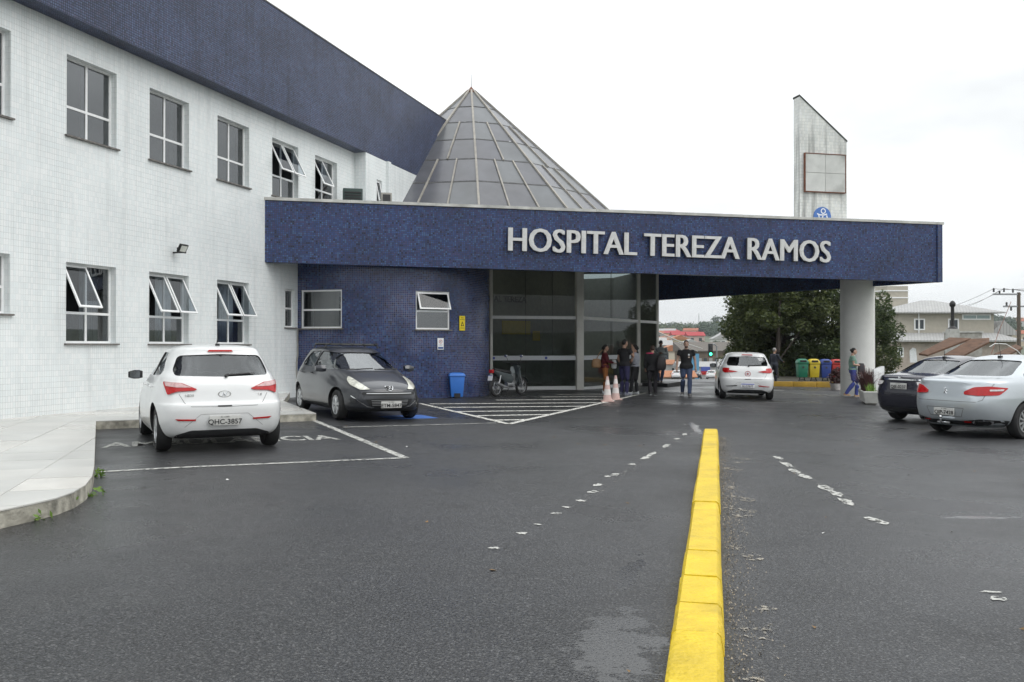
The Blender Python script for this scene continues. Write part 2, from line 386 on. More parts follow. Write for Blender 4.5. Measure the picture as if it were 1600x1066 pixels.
for k in range(len(ys_)-1):
    y0, y1 = ys_[k], ys_[k+1]; c0, c1 = 8.5+(y0-44)*.155, 8.5+(y1-44)*.155; w0, w1 = 5, 5+(.06*(y1-44))
    w0 = 5+.06*(y0-44)
    b.face([(c0-w0, y0, terr(c0, y0)+.12), (c0+w0, y0, terr(c0, y0)+.12), (c1+w1, y1, terr(c1, y1)+.12), (c1-w1, y1, terr(c1, y1)+.12)])
tag(b.build('street', M_['asphalt']), kind='structure')
M_['paint'] = mat('paint', (.55,.55,.53), .6, var=.35, scale=25, dirt=.55)
def paint_mat(name, c, thr):
    m, nt, N, L, b, out = new_mat(name); b.inputs['Base Color'].default_value = rgba(c); b.inputs['Roughness'].default_value = .6
    tc = N('ShaderNodeTexCoord'); n = N('ShaderNodeTexNoise'); n.inputs['Scale'].default_value = 16; n.inputs['Detail'].default_value = 8; n.inputs['Roughness'].default_value = .72; L(tc.outputs['Object'], n.inputs[0])
    r = N('ShaderNodeMapRange'); L(n.outputs['Fac'], r.inputs[0]); r.inputs[1].default_value = thr; r.inputs[2].default_value = thr+.05
    tr = N('ShaderNodeBsdfTransparent'); mx = N('ShaderNodeMixShader'); L(r.outputs[0], mx.inputs[0]); L(tr.outputs[0], mx.inputs[1]); L(b.outputs[0], mx.inputs[2]); L(mx.outputs[0], out.inputs[0])
    return m
M_['worn_paint'] = paint_mat('worn_paint', (.47,.47,.44), .44)
M_['very_worn_paint'] = paint_mat('very_worn_paint', (.56,.54,.48), .48)
M_['hatch_paint'] = paint_mat('hatch_paint', (.68,.67,.62), .43)
M_['ghost_paint'] = paint_mat('ghost_paint', (.36,.35,.32), .585)
M_['blue_paint'] = paint_mat('blue_paint', (.04,.13,.42), .36)
def stripe(name, a, c, w, m, h=.006):
    a, c = Vector(a), Vector(c); d = (c-a).to_2d().normalized(); n = Vector((-d.y, d.x))*w/2; k = 8; bb = MB()
    for i in range(k):
        p, q = a.lerp(c, i/k), a.lerp(c, (i+1)/k)
        bb.face([(p.x+s*n.x, p.y+s*n.y, gz(p.x+s*n.x)+h) for s in (1, -1)]+[(q.x+s*n.x, q.y+s*n.y, gz(q.x+s*n.x)+h) for s in (-1, 1)])
    return tag(bb.build(name, m), kind='structure')
for a, c, w in (((155,738),(633,716),.10), ((490,657),(633,716),.12), ((536,668),(790,661),.07)):
    stripe('parking_line', G(*a), G(*c), w, M_['worn_paint'])
for a, c, w in (((657,631),(795,663),.13), ((795,663),(1010,614),.13)): stripe('hatch_border', G(*a), G(*c), w, M_['hatch_paint'])
for a, c in (((672,631.5),(950,629.5)), ((693,637),(920,635)), ((714,643.5),(890,641.5)), ((745,650),(862,648)), ((772,657),(826,656)), ((775,625.5),(955,624.2)), ((845,620.6),(968,619.5)), ((870,616.8),(985,616))):
    stripe('hatch_stripe', G(*a), G(*c), .2, M_['hatch_paint'], .005)
stripe('blue_bay_marking', G(600,653), G(672,651), .9, M_['blue_paint'], .003)
for k in range(7):
    a = at(1085+k*17, 0, 1); p = G(1075+k*22, 608+.4*k); q = p+Vector((.45, .1, 0))
    stripe('crossing_mark', p, q, .35, M_['worn_paint'])
for k in range(6):
    p = G(1222+k*16, 614.5+.9*k); stripe('crossing_mark', p, p+Vector((.5, .05, 0)), .22, M_['worn_paint'])
# flaked remains of an old lane line, each flake an uneven patch
def flake(p, l, w, ang):
    n = 14; bb = MB(); pts = []
    for i in range(n):
        a = 2*math.pi*i/n; r = random.uniform(.55, 1.1); x, y = l*r*math.cos(a), w*r*math.sin(a)
        X, Y = p.x+x*math.sin(ang)+y*math.cos(ang), p.y+x*math.cos(ang)-y*math.sin(ang)
        pts.append((X, Y, gz(X)+.005))
    bb.face(pts); return tag(bb.build('old_lane_flake', M_['worn_paint']), kind='structure')
for px, py, l in ((1216,716,.25),(1228,726,.3),(1242,737,.33),(1257,745,.22),(1290,763,.25),(1305,772,.22),(1322,784,.22),(1364,812,.11),(1374,816,.12),(1562,936,.07),(1548,926,.03)):
    flake(G(px,py), l*1.05, .075, R(5))
for px, py, l in ((1070,679,.22),(1057,686,.18),(1040,697,.3),(1018,710,.3),(1008,716,.2),(988,726,.12),(962,742,.14),(950,745,.08),(934,758,.12),(926,769,.1),(908,783,.06),(868,803,.06),(884,793,.05),(815,834,.05),(772,857,.04),(840,820,.03)):
    flake(G(px,py), l, .055, R(20))
for a_, c_ in (((1208,712),(1340,792)), ((1078,677),(905,785))): stripe('old_lane_line', G(*a_), G(*c_), .13, M_['ghost_paint'], .0035)
# lettering AMBULÂNCIA on the bay
me = text_mesh('AMBULÂNCIA', .95, 0, .02, spacing=1.0)
p0, p1 = G(160,700), G(532,687); d = p1-p0; wid = max(v.co.x for v in me.vertices)
ang = math.atan2(d.y, d.x)
for v in me.vertices:
    x, y = v.co.x*d.length/wid, v.co.y
    X, Y = p0.x+x*math.cos(ang)-y*math.sin(ang), p0.y+x*math.sin(ang)+y*math.cos(ang); v.co = (X, Y, gz(X)+.006)
tag(mesh_obj('bay_lettering', me, M_['worn_paint']), kind='structure')
# wall kerb and pavement with its own slabs
M_['slab'] = mat('slab', (.56,.55,.52), .3, var=.13, scale=1.3, dirt=.12, spec=.5)
M_['slab_b'] = mat('slab_b', (.60,.58,.54), .25, var=.15, scale=1.7, dirt=.1)
M_['slab_c'] = mat('slab_c', (.52,.515,.49), .28, var=.18, scale=1.1, dirt=.18)
M_['kerb_face'] = mat('kerb_face', (.42,.40,.34), .9, var=.5, scale=7, bump=.5, dirt=.9, c2=(.16,.155,.13))
edge = [G(-260,850,.15), G(0,797,.15), G(48,787,.15), G(88,778,.15), G(116,768,.15), G(134,757,.15), G(144,744,.15), G(147,730,.15), G(150,658,.15), G(494,646,.15), G(443,626.5,.15), G(455,611,.15)]
edge = [(p.x, p.y) for p in edge]
wallP = Vector((-9.2, 15.88)); wt = Vector((.2987, .9543)); wn = Vector((.9543, -.2987))
back = [wallP+wt*10.2-wn*.3, wallP-wt*12-wn*.3]
poly = edge+[(p.x, p.y) for p in back]
pav = MB(); pav.prism(poly, -.25, .138); pav = tag(pav.build('pavement', M_['kerb_face']), kind='structure')
# slabs: 0.6 m tiles clipped to the pavement outline
def clip_tiles(poly, ang, size, gap, origin):
    res = []; bm0 = bmesh.new(); bm0.faces.new([bm0.verts.new((p[0], p[1], 0)) for p in poly]); bm0.normal_update()
    ca, sa = math.cos(ang), math.sin(ang); ex, ey = Vector((ca, sa, 0)), Vector((-sa, ca, 0)); o = Vector(origin)
    us = [(Vector((p[0], p[1], 0))-o).dot(ex) for p in poly]; vs = [(Vector((p[0], p[1], 0))-o).dot(ey) for p in poly]
    bmesh.ops.triangulate(bm0, faces=bm0.faces[:]); 
    for i in range(math.floor(min(us)/size), math.ceil(max(us)/size)):
        colm = bm0.copy()
        for s_, c in ((1, i*size+gap), (-1, (i+1)*size-gap)):
            bmesh.ops.bisect_plane(colm, geom=colm.verts[:]+colm.edges[:]+colm.faces[:], plane_co=o+ex*c, plane_no=-ex*s_, clear_outer=True)
        if not colm.faces: colm.free(); continue
        for j in range(math.floor(min(vs)/size), math.ceil(max(vs)/size)):
            t = colm.copy()
            for s_, c in ((1, j*size+gap), (-1, (j+1)*size-gap)):
                bmesh.ops.bisect_plane(t, geom=t.verts[:]+t.edges[:]+t.faces[:], plane_co=o+ey*c, plane_no=-ey*s_, clear_outer=True)
            if t.faces and sum(f.calc_area() for f in t.faces) > .01: res.append(t)
            else: t.free()
        colm.free()
    bm0.free(); return res
tl = clip_tiles(poly, R(17), .8, .003, (-6, 10, 0))
for t in tl:

    dz = .15+random.uniform(-.0015, .0015)
    for v in t.verts: v.co.z = .13
    ex_ = bmesh.ops.extrude_face_region(t, geom=t.faces[:])
    for v in [g for g in ex_['geom'] if isinstance(g, bmesh.types.BMVert)]: v.co.z = dz
    bmesh.ops.recalc_face_normals(t, faces=t.faces[:])
    me = bpy.data.meshes.new('paving_slab'); t.to_mesh(me); t.free()
    mesh_obj('paving_slab', me, M_[random.choice(['slab','slab','slab_b','slab_c'])], pav)
# yellow kerb dividing the lanes
M_['yellow'] = mat('yellow', (.70,.50,.012), .5, var=.14, scale=4, bump=.8, bscale=26, dirt=.22)
M_['yellow_b'] = mat('yellow_b', (.68,.48,.015), .5, var=.16, scale=6, bump=.8, bscale=26, dirt=.34)
kroot = tag(empty('dividing_kerb', (.9, 3.9, gz(.9))), 'long yellow painted kerb dividing the wet asphalt lanes', 'kerb')
ka, kb_ = G(1083,1066,.12), G(1110,677,.12); kd = (kb_-ka).to_2d().normalized(); kn = Vector((kd.y, -kd.x))
js = [-1.9, -.95, 0, .7, 1.2, 1.8, 2.5, 4.1, 4.55, 6.05, 7.35, 8.05, 9.2, 10.1, 11.2, 12.2]
for i in range(len(js)-1):
    a, c = ka.to_2d()+kd*(js[i]+.003), ka.to_2d()+kd*(js[i+1]-.003)
    hz = .12+random.uniform(-.006, .006); w0 = .118+random.uniform(-.004, .004); bb = MB()
    rs = []
    for p in (a, a.lerp(c, .5), c):
        g0 = gz(p.x); j_ = random.uniform(-.004, .004)
        rs.append([(p.x+kn.x*s_, p.y+kn.y*s_, g0+zz) for s_, zz in ((-w0-.02, -.05), (-w0+j_, hz-.02), (-w0+.02, hz+j_*.5), (w0-.02, hz+j_), (w0+j_, hz-.02), (w0+.022, -.05))])
    bb.rings(rs)
    st = bb.build('kerb_stone', M_['yellow' if i % 3 else 'yellow_b'], None, 40); st.parent = kroot; st.matrix_parent_inverse = Matrix.Translation((-.9, -3.9, -gz(.9)))
# grit, leaves and sand lying along the kerb and on the lanes
M_['grit'] = mat('grit', (.30,.26,.21), .9, var=.5, scale=3)
M_['litter'] = mat('litter', (.5,.45,.38), .8, var=.4, scale=9)
def scatter(name, n, fpos, size, m, label=None):
    V = []; F = []
    for i in range(n):
        p = fpos(); s_ = size*random.uniform(.4, 1.4); k = len(V); a0 = random.uniform(0, 6.28)
        V += [(p[0]+s_*math.cos(a0+q*2.1)*random.uniform(.6, 1.2), p[1]+s_*math.sin(a0+q*2.1), gz(p[0])+.004+ (.008 if q == 1 else 0)) for q in range(3)]; F.append((k, k+1, k+2))
    return tag(arr_obj(name, np.array(V), np.array(F), m), kind='stuff')
def near_kerb():
    t = random.uniform(-1, 12)**1; q = ka.to_2d()+kd*t+kn*(.15+abs(random.gauss(0, .09))); return q.x, q.y
M_['dust'] = paint_mat('dust', (.30,.275,.23), .53)
for k_ in range(22):
    q_ = ka.to_2d()+kd*random.uniform(-.4, 10)+kn*(.22+abs(random.gauss(0, .12))); bb = MB(); a0 = random.uniform(0, 6.28); rr_ = random.uniform(.05, .13)
    bb.face([(q_.x+rr_*random.uniform(.6, 1.2)*math.cos(2*math.pi*i/11), q_.y+rr_*1.4*random.uniform(.6, 1.2)*math.sin(2*math.pi*i/11), gz(q_.x+rr_*math.cos(2*math.pi*i/11))+.0045) for i in range(11)]); tag(bb.build('dust_patch', M_['dust']), kind='structure')
scatter('kerb_grit', 2600, near_kerb, .006, M_['grit'])
scatter('fallen_leaves', 60, lambda: (random.uniform(-4, 7), random.uniform(4, 20)), .022, mat('dead_leaf', (.22,.13,.05), .8, var=.5))
scatter('paper_scraps', 26, lambda: (random.uniform(-4, 6), random.uniform(5, 22)), .022, mat('paper', (.7,.7,.68), .8))
# ================================================================ hospital: local frame x along the wall, y into the building
hosp = empty('hospital_building', (wallP.x, wallP.y, 0), math.atan2(wt.y, wt.x))
tag(hosp, 'white tiled two storey hospital wing under a deep blue tiled parapet', 'building')
def wall_open(x0, x1, z0, z1, ops, y, depth, bb=None):
    bb = bb or MB(); xs = sorted({x0, x1, *[q for o_ in ops for q in o_[:2]]}); zs = sorted({z0, z1, *[q for o_ in ops for q in o_[2:4]]})
    for i in range(len(xs)-1):
        for j in range(len(zs)-1):
            cx, cz = (xs[i]+xs[i+1])/2, (zs[j]+zs[j+1])/2
            if any(o_[0] < cx < o_[1] and o_[2] < cz < o_[3] for o_ in ops): continue
            bb.face([(xs[i], y, zs[j]), (xs[i+1], y, zs[j]), (xs[i+1], y, zs[j+1]), (xs[i], y, zs[j+1])])
    for a, c, e, f in ops:
        d = depth
        bb.face([(a, y, e), (a, y, f), (a, y+d, f), (a, y+d, e)]); bb.face([(c, y, f), (c, y, e), (c, y+d, e), (c, y+d, f)])
        bb.face([(a, y, f), (c, y, f), (c, y+d, f), (a, y+d, f)]); bb.face([(c, y, e), (a, y, e), (a, y+d, e), (c, y+d, e)])
    return bb
# s positions of the windows
UP = [-1.15, 1.51, 3.87, 6.31, 8.75, 11.05]
ops = [(s, s+1.35, 5.62, 7.21) for s in UP]+[(-1.15, .2, 2.05, 3.14)]+[(s, s+1.35, 1.52, 3.12) for s in UP[1:4]]+[(9.42, 9.92, 2.0, 3.08)]
ops = [o_ for o_ in ops]
wall_open(-14, 13.55, .0, 7.9, ops, 0, .22).build('wall', M_['white_tile'], hosp, uv=True)
# stepped-out section beside the glass roof
ops2 = [(14.35, 14.75, 5.75, 7.05)]
bb = wall_open(13.55, 21.3, 0, 7.9, ops2, -.415, .22)
bb.face([(13.55, 0, 0), (13.55, -.415, 0), (13.55, -.415, 7.9), (13.55, 0, 7.9)])
bb.build('wall', M_['white_tile'], hosp, uv=True)
bb = MB(); bb.b2((15.05, -.52, 4.6), (15.25, -.40, 7.78)); bb.build('wall_pier', M_['white_tile'], hosp, uv=True)
# other sides of the wing
bb = MB(); bb.face([(-14, 12, 0), (-14, 0, 0), (-14, 0, 10.4), (-14, 12, 10.4)]); bb.face([(21.3, -.4, 0), (21.3, 12, 0), (21.3, 12, 10.4), (21.3, -.4, 10.4)]); bb.face([(21.3, 12, 0), (-14, 12, 0), (-14, 12, 10.4), (21.3, 12, 10.4)])
bb.build('side_wall', M_['white_tile'], hosp, uv=True)
bb = MB(); bb.b2((-14, 1.6, .05), (21.3, 1.75, 7.7)); bb.b2((-14, .24, 4.1), (21.3, 1.6, 4.4)); bb.build('inner_partition', M_['room'], hosp)
bb = MB()
bb.b2((-14.4, -.42, 7.78), (21.4, 12.4, 10.54)); bb.build('parapet', M_['blue_tile_old'], hosp, uv=True)
bb = MB(); bb.b2((-14.43, -.44, 10.54), (21.43, 12.43, 10.565)); bb.build('parapet_coping', M_['sill'], hosp)
def window(x, w, z0, z1, trans=.62, open_=(), cols=2, y=0.0, parent=hosp, tilt=R(27), curtain=None, deep=.17):
    fw = .045; yy = y+deep
    bb = MB()
    bb.b2((x, yy-.025, z0), (x+fw, yy+.025, z1)); bb.b2((x+w-fw, yy-.025, z0), (x+w, yy+.025, z1))
    bb.b2((x+fw, yy-.025, z0), (x+w-fw, yy+.025, z0+fw)); bb.b2((x+fw, yy-.025, z1-fw), (x+w-fw, yy+.025, z1))
    zt = z1-(z1-z0)*trans
    bb.b2((x+fw, yy-.022, zt-.025), (x+w-fw, yy+.022, zt+.025))
    for k in range(1, cols):
        xc = x+w*k/cols; bb.b2((xc-.025, yy-.02, z0+fw), (xc+.025, yy+.02, zt-.025)); bb.b2((xc-.025, yy-.02, zt+.025), (xc+.025, yy+.02, z1-fw))
    win = bb.build('window', M_['white_frame'], parent)
    sb = MB(); sb.b2((x-.05, y-.06, z0-.035), (x+w+.05, yy+.03, z0-.002)); sb.build('sill', M_['sill'], win)
    for k in range(cols):
        a, c = x+w*k/cols+(.025 if k else fw), x+w*(k+1)/cols-(.025 if k < cols-1 else fw)
        g = MB(); g.face([(a, yy, z0+fw), (c, yy, z0+fw), (c, yy, zt-.025), (a, yy, zt-.025)]); g.build('pane', M_['win_glass'], win)
        if k in open_:
            h = z1-fw-zt; s, co = math.sin(tilt), math.cos(tilt)
            Mx = Matrix.Translation((0, yy-.03, z1-fw)) @ Matrix.Rotation(-tilt, 4, 'X')
            f = MB(); q = .042
            for p0, p1 in (((a, -.015, -h), (a+q, .015, 0)), ((c-q, -.015, -h), (c, .015, 0)), ((a+q, -.015, -h), (c-q, .015, -h+q)), ((a+q, -.015, -q), (c-q, .015, 0))): f.b2(p0, p1)
            f.v = [tuple(Mx @ Vector(v)) for v in f.v]; f.build('sash', M_['white_frame'], win)
            g = MB(); g.face([Mx @ Vector(v) for v in ((a+q, 0, -h+q), (c-q, 0, -h+q), (c-q, 0, -q), (a+q, 0, -q))]); g.build('sash_pane', M_['sash_glass'], win)
        else:
            g = MB(); g.face([(a, yy, zt+.025), (c, yy, zt+.025), (c, yy, z1-fw), (a, yy, z1-fw)]); g.build('pane', M_['win_glass'], win)
    if curtain:
        cb = MB(); n = 26; r0 = []; r1 = []
        for i in range(n):
            xx = x+w*(curtain[0]+(curtain[1]-curtain[0])*i/(n-1)); yq = yy+.28+.03*math.sin(i*1.9)
            r0.append((xx, yq, z0+.05)); r1.append((xx, yq, z1-.02))
        cb.rings([r0, r1], caps=False, closed=False); cb.build('curtain', M_['curtain'], win, 180)
    return win
for i, s in enumerate(UP): window(s, 1.35, 5.62, 7.21, open_=((), (), (), (), (0, 1), (0,))[i], curtain=((.05,.2), (.62,.72), (.9,1), (.85,1), None, None)[i])
window(-1.15, 1.35, 2.05, 3.14, .55)
for s, op, cu in ((1.51, (0,), (.6,.97)), (3.87, (0, 1), (.55,.95)), (6.31, (0, 1), (.5,.95))): window(s, 1.35, 1.52, 3.12, open_=op, curtain=cu)
window(9.42, .5, 2.0, 3.08, .5, cols=1, deep=.1)
window(14.35, .4, 5.75, 7.05, .55, cols=1, y=-.415, deep=.1, open_=(0,), tilt=R(12))
bb = MB(); bb.tube([(9.93, -.03, 2.0), (10.02, -.04, 1.97), (10.03, -.035, 1.2), (9.98, -.03, 1.0), (10.0, -.03, .3)], .018, 6); bb.build('cable_conduit', M_['concrete'], hosp, 60)
# floodlight on the wall
fl = empty('floodlight', hosp.matrix_basis @ Vector((4.35, 0, 3.62)) if False else (0,0,0))
hosp_M = Matrix.Translation((wallP.x, wallP.y, 0)) @ Matrix.Rotation(math.atan2(wt.y, wt.x), 4, 'Z')
fl.location = hosp_M @ Vector((4.68, 0, 3.62)); fl.rotation_euler = hosp.rotation_euler
tag(fl, 'small black square floodlight fixed to the white tiled wall', 'floodlight')
bb = MB(); bb.b2((-.03, -.22, -.015), (.03, .0, .015)); bb.b2((-.14, -.24, -.01), (-.12, -.2, .1)); bb.b2((.12, -.24, -.01), (.14, -.2, .1)); bb.b2((-.12, -.225, -.01), (.12, -.205, .008)); bb.build('bracket', M_['black'], fl)
Mh = Matrix.Translation((0, -.25, .09)) @ Matrix.Rotation(R(28), 4, 'X')
bb = MB(); bb.b2((-.13, -.025, -.1), (.13, .03, .1)); bb.v = [tuple(Mh @ Vector(v)) for v in bb.v]; bb.build('housing', M_['black'], fl, bevel=.006)
bb = MB(); bb.b2((-.1, -.031, -.072), (.1, -.026, .072)); bb.v = [tuple(Mh @ Vector(v)) for v in bb.v]; bb.build('lens', mat('lamp_lens', (.72,.74,.68), .25), fl)
# ================================================================ entrance hall: curved blue block and glass front
hall = tag(empty('entrance_hall', (-1.5, 28, 0)), 'curved dark blue tiled block joined to a dark glass entrance front', 'building')
HI = Matrix.Translation((1.5, -28, 0))
def hb(b, name, m, smooth=None, uv=False, parent=None, par_inv=True):
    o = b.build(name, m, parent or hall, smooth, uv)
    if (parent or hall) is hall: o.matrix_parent_inverse = HI
    return o
S0 = Vector((-6.19, 25.5)); Sn = 1.25; RR = 3.42; C0 = S0+wn*Sn+wt*RR
def arc(a): return C0-wt*RR*math.cos(a)+wn*RR*math.sin(a)
path = [(S0-wn*.3, -.3), (S0+wn*Sn, Sn)]+[(arc(R(d)), Sn+RR*R(d)) for d in range(3, 91, 3)]
E0 = arc(R(90)); path += [(Vector((-.84, 31.2)), Sn+RR*math.pi/2+3.8)]
wins = [(.12, 1.42, 1.98, 3.08), (Sn+RR*R(38.5), Sn+RR*R(56.5), 1.95, 3.05)]
ss = sorted({q for _, q in path} | {q for w in wins for q in w[:2]})
def pt(s):
    for (p, a), (q, c) in zip(path, path[1:]):
        if a-1e-9 <= s <= c+1e-9: return p.lerp(q, (s-a)/(c-a))
bb = MB()
for a, c in zip(ss, ss[1:]):
    zs = [-.4, 1.95, 1.98, 3.05, 3.08, 5.0]
    for e, f in zip(zs, zs[1:]):
        if any(w[0] < (a+c)/2 < w[1] and w[2] < (e+f)/2 < w[3] for w in wins): continue
        p, q = pt(a), pt(c); bb.face([(p.x, p.y, e), (q.x, q.y, e), (q.x, q.y, f), (p.x, p.y, f)], 0, [(a, e), (c, e), (c, f), (a, f)])
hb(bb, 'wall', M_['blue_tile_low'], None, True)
for i, w in enumerate(wins):
    p, q = pt(w[0]), pt(w[1]); d = (q-p); L_ = d.length; a = math.atan2(d.y, d.x)
    fr = empty('window_opening', (p.x, p.y, 0), a); fr.parent = hall; fr.matrix_parent_inverse = HI
    wn_ = window(0.0, L_, w[2], w[3], .52, cols=1, y=-.02, parent=hall, open_=((), (0,))[i], deep=.07, tilt=R(24))
    wn_.matrix_parent_inverse = HI; wn_.matrix_basis = Matrix.Translation((p.x, p.y, 0)) @ Matrix.Rotation(a, 4, 'Z')
    bpy.data.objects.remove(fr)
bb = MB(); bb.prism([tuple(pt(s)-(pt(s)-(C0 if s > Sn else pt(s)+wt*RR)).normalized()*.7) for s in ss[1:]]+[(-3.6, 33)], -.2, 4.9); hb(bb, 'inner_partition', M_['room'])
# glass front: corner posts, transoms, bars, panes
GL = [Vector((-.78, 31.15)), Vector((2.43, 31.9)), Vector((5.19, 36.3)), Vector((6.25, 38.0))]
GZ0 = lambda p: gz(p.x)
def bar(p, q, z0, z1, t, name, m):
    d = (q-p).normalized(); n = Vector((d.y, -d.x))*t/2; b_ = MB()
    b_.add([(v.x+s*n.x, v.y+s*n.y, z) for z in (z0, z1) for v, s in ((p, 1), (q, 1), (q, -1), (p, -1))], [(3,2,1,0), (4,5,6,7), (0,1,5,4), (1,2,6,5), (2,3,7,6), (3,0,4,7)])
    return hb(b_, name, m)
def post(p, w, z1, name='post'):
    b_ = MB(); b_.box((p.x, p.y, z1/2-.15), (w, w, z1+.3), R(14)); return hb(b_, name, M_['cream_frame'])
post(GL[1], .26, 4.85); post(GL[2], .14, 4.85); post(GL[3], .1, 4.85)
post(GL[0]+(GL[0]-GL[1]).normalized()*-.05, .09, 4.85)
M_['band'] = mat('band', (.66,.69,.72), .5, var=.05)
for i in range(3):
    p, q = GL[i], GL[i+1]; d = (q-p).normalized(); a_ = .15 if i == 1 else .06; c_ = .14 if i == 0 else .08
    p1, q1 = p+d*a_, q-d*c_; z0 = GZ0(p)+.0
    bar(p1, q1, z0-.1, z0+.09, .1, 'bottom_rail', M_['white_frame'])
    bar(p1, q1, 2.44, 2.55, .09, 'transom', M_['white_frame'])
    if i < 2: bar(p1, q1, .97, 1.13, .07, 'glass_band', M_['band'])
    cuts = [0, .40, .72, 1] if i == 0 else ([0, .5, 1] if i == 1 else [0, 1])
    for zlo, zhi in ((z0+.09, .97), (1.13, 2.44), (2.55, 4.85)) if i < 2 else ((z0+.09, 2.44), (2.55, 4.85)):
        for a, c in zip(cuts, cuts[1:]):
            b_ = MB(); u, v = p1.lerp(q1, a+.001), p1.lerp(q1, c-.001)
            b_.face([(u.x, u.y, zlo), (v.x, v.y, zlo), (v.x, v.y, zhi), (u.x, u.y, zhi)]); hb(b_, 'glass_pane', M_['hall_glass'])
    for a in cuts[1:-1]:
        u = p1.lerp(q1, a); bar(u-d*.006, u+d*.006, z0+.09, 4.85, .02, 'glass_joint', M_['black'])
# emblems stuck on the band
for k, t in enumerate((.04, .62)):
    u = GL[0].lerp(GL[1], t)-Vector((.24, .97))*0; b_ = MB(); d = (GL[1]-GL[0]).normalized(); n = Vector((d.y, -d.x))*.04
    b_.add([(u.x+n.x+d.x*.05*math.cos(q*.63), u.y+n.y+d.y*.05*math.cos(q*.63), 1.05+.05*math.sin(q*.63)) for q in range(10)], [tuple(range(10))]); hb(b_, 'emblem', mat('emblem_blue', (.05,.09,.4), .5))
bb = MB(); bb.face([(-3, 31, -.03), (2.4, 31.95, -.03), (6.2, 38, -.05), (4, 46, -.05), (-6, 46, -.03)]); hb(bb, 'lobby_floor', mat('lobby_floor', (.20,.19,.18), .25))
bb = MB(); bb.prism([(-4.5, 36.2), (-2.6, 33.8), (1.2, 36.5), (3.2, 40.5), (3.0, 41), (0.9, 37), (-2.6, 34.3), (-4.4, 36.6)], -.1, 4.8); hb(bb, 'lobby_wall', M_['lobby'])
bb = MB(); bb.rings([[(6.2, 38.05, z), (5.0, 43.5, z), (.5, 46, z), (-5, 44, z), (-6, 37, z), (-3.6, 33, z)] for z in (-.3, 4.85)], caps=False, closed=False); hb(bb, 'rear_wall', M_['lobby'])
bb = MB(); bb.prism([(-2.5, 33.4), (.3, 35.2), (.1, 35.6), (-2.7, 33.8)], -.05, 1.1); hb(bb, 'reception_desk', mat('desk', (.13,.12,.11), .5))
# boards on the lobby wall
def board(p, q, z0, z1, m, name='notice_board'):
    return bar(Vector(p), Vector(q), z0, z1, .03, name, m)
board((-.4, 35.33), (.75, 36.1), 1.95, 2.5, mat('board_yellow', (.62,.45,.03), .6)); board((.85, 36.17), (1.15, 36.37), 1.7, 2.1, mat('board_yellow2', (.62,.42,.03), .6))
me = text_mesh('HOSPITAL TEREZA', .32, .01, .006); mesh_obj('lobby_lettering', me, M_['black'], hall, Matrix.Translation((-1.6, 34.35, 3.25)) @ Matrix.Rotation(math.atan2(2.7, 3.8), 4, 'Z') @ Matrix.Rotation(R(90), 4, 'X')).matrix_parent_inverse = HI
# fluorescent tubes on the lobby ceiling
for x_, y_ in ((.2, 33.6), (2.6, 35.6), (3.4, 37.8), (-.6, 32.6)):
    bb = MB(); bb.box((x_, y_, 4.72), (1.3, .12, .06), R(14)); hb(bb, 'tube_lamp', emis('tube_light', (1, .93, .80), 5))
# doorstep
bb = MB(); bb.prism([(5.3, 36.0), (6.2, 35.2), (7.1, 37.0), (6.4, 38.1)], -.3, -.01); hb(bb, 'doorstep', M_['asphalt'])
# ================================================================ canopy
can = tag(empty('entrance_canopy', (3, 28, 0)), 'long blue tiled entrance canopy wedge carrying the hospital lettering on one round pillar', 'canopy')
CI = Matrix.Translation((-3, -28, 0))
def cb_(b, name, m, smooth=None, uv=False, bevel=0):
    o = b.build(name, m, can, smooth, uv, bevel=bevel); o.matrix_parent_inverse = CI; return o
A0, T0, K0 = Vector((-6.75, 23.88)), Vector((14.0, 28.7)), Vector((6.0, 41.0))
def fascia(p, q, zb0, zb1, zt, th, side, name='fascia'):
    d = (q-p).normalized(); n = Vector((d.y, -d.x))*th*side; b_ = MB(); L_ = (q-p).length; k = 14
    for i in range(k):
        a, c = p.lerp(q, i/k), p.lerp(q, (i+1)/k); za, zc = zb0+(zb1-zb0)*i/k, zb0+(zb1-zb0)*(i+1)/k
        ua, uc = L_*i/k, L_*(i+1)/k
        b_.face([(a.x, a.y, za), (c.x, c.y, zc), (c.x, c.y, zt), (a.x, a.y, zt)], 0, [(ua, za), (uc, zc), (uc, zt), (ua, zt)])
        b_.face([(c.x-n.x, c.y-n.y, zc), (a.x-n.x, a.y-n.y, za), (a.x-n.x, a.y-n.y, zt), (c.x-n.x, c.y-n.y, zt)], 0, [(uc, zc), (ua, za), (ua, zt), (uc, zt)])
        b_.face([(a.x-n.x, a.y-n.y, za), (c.x-n.x, c.y-n.y, zc), (c.x, c.y, zc), (a.x, a.y, za)], 0, [(ua, 0), (uc, 0), (uc, th), (ua, th)])
    for e, za in ((p, zb0), (q, zb1)): b_.face([(e.x, e.y, za), (e.x, e.y, zt), (e.x-n.x, e.y-n.y, zt), (e.x-n.x, e.y-n.y, za)])
    return cb_(b_, name, M_['blue_tile'], None, True)
fascia(A0, T0, 3.74, 3.55, 5.42, .22, 1)
fascia(T0+(K0-T0).normalized()*.02, K0, 3.55, 3.55, 5.42, .22, 1)
dF = (T0-A0).normalized(); nF = Vector((dF.y, -dF.x))
bb = MB(); bb.prism([tuple(A0-nF*.23+dF*.3), tuple(T0-nF*.23-dF*.6), tuple(K0-Vector((.4,.0))), (-1, 42), (-6, 31)], 4.85, 5.2); cb_(bb, 'roof_slab', M_['soffit'])
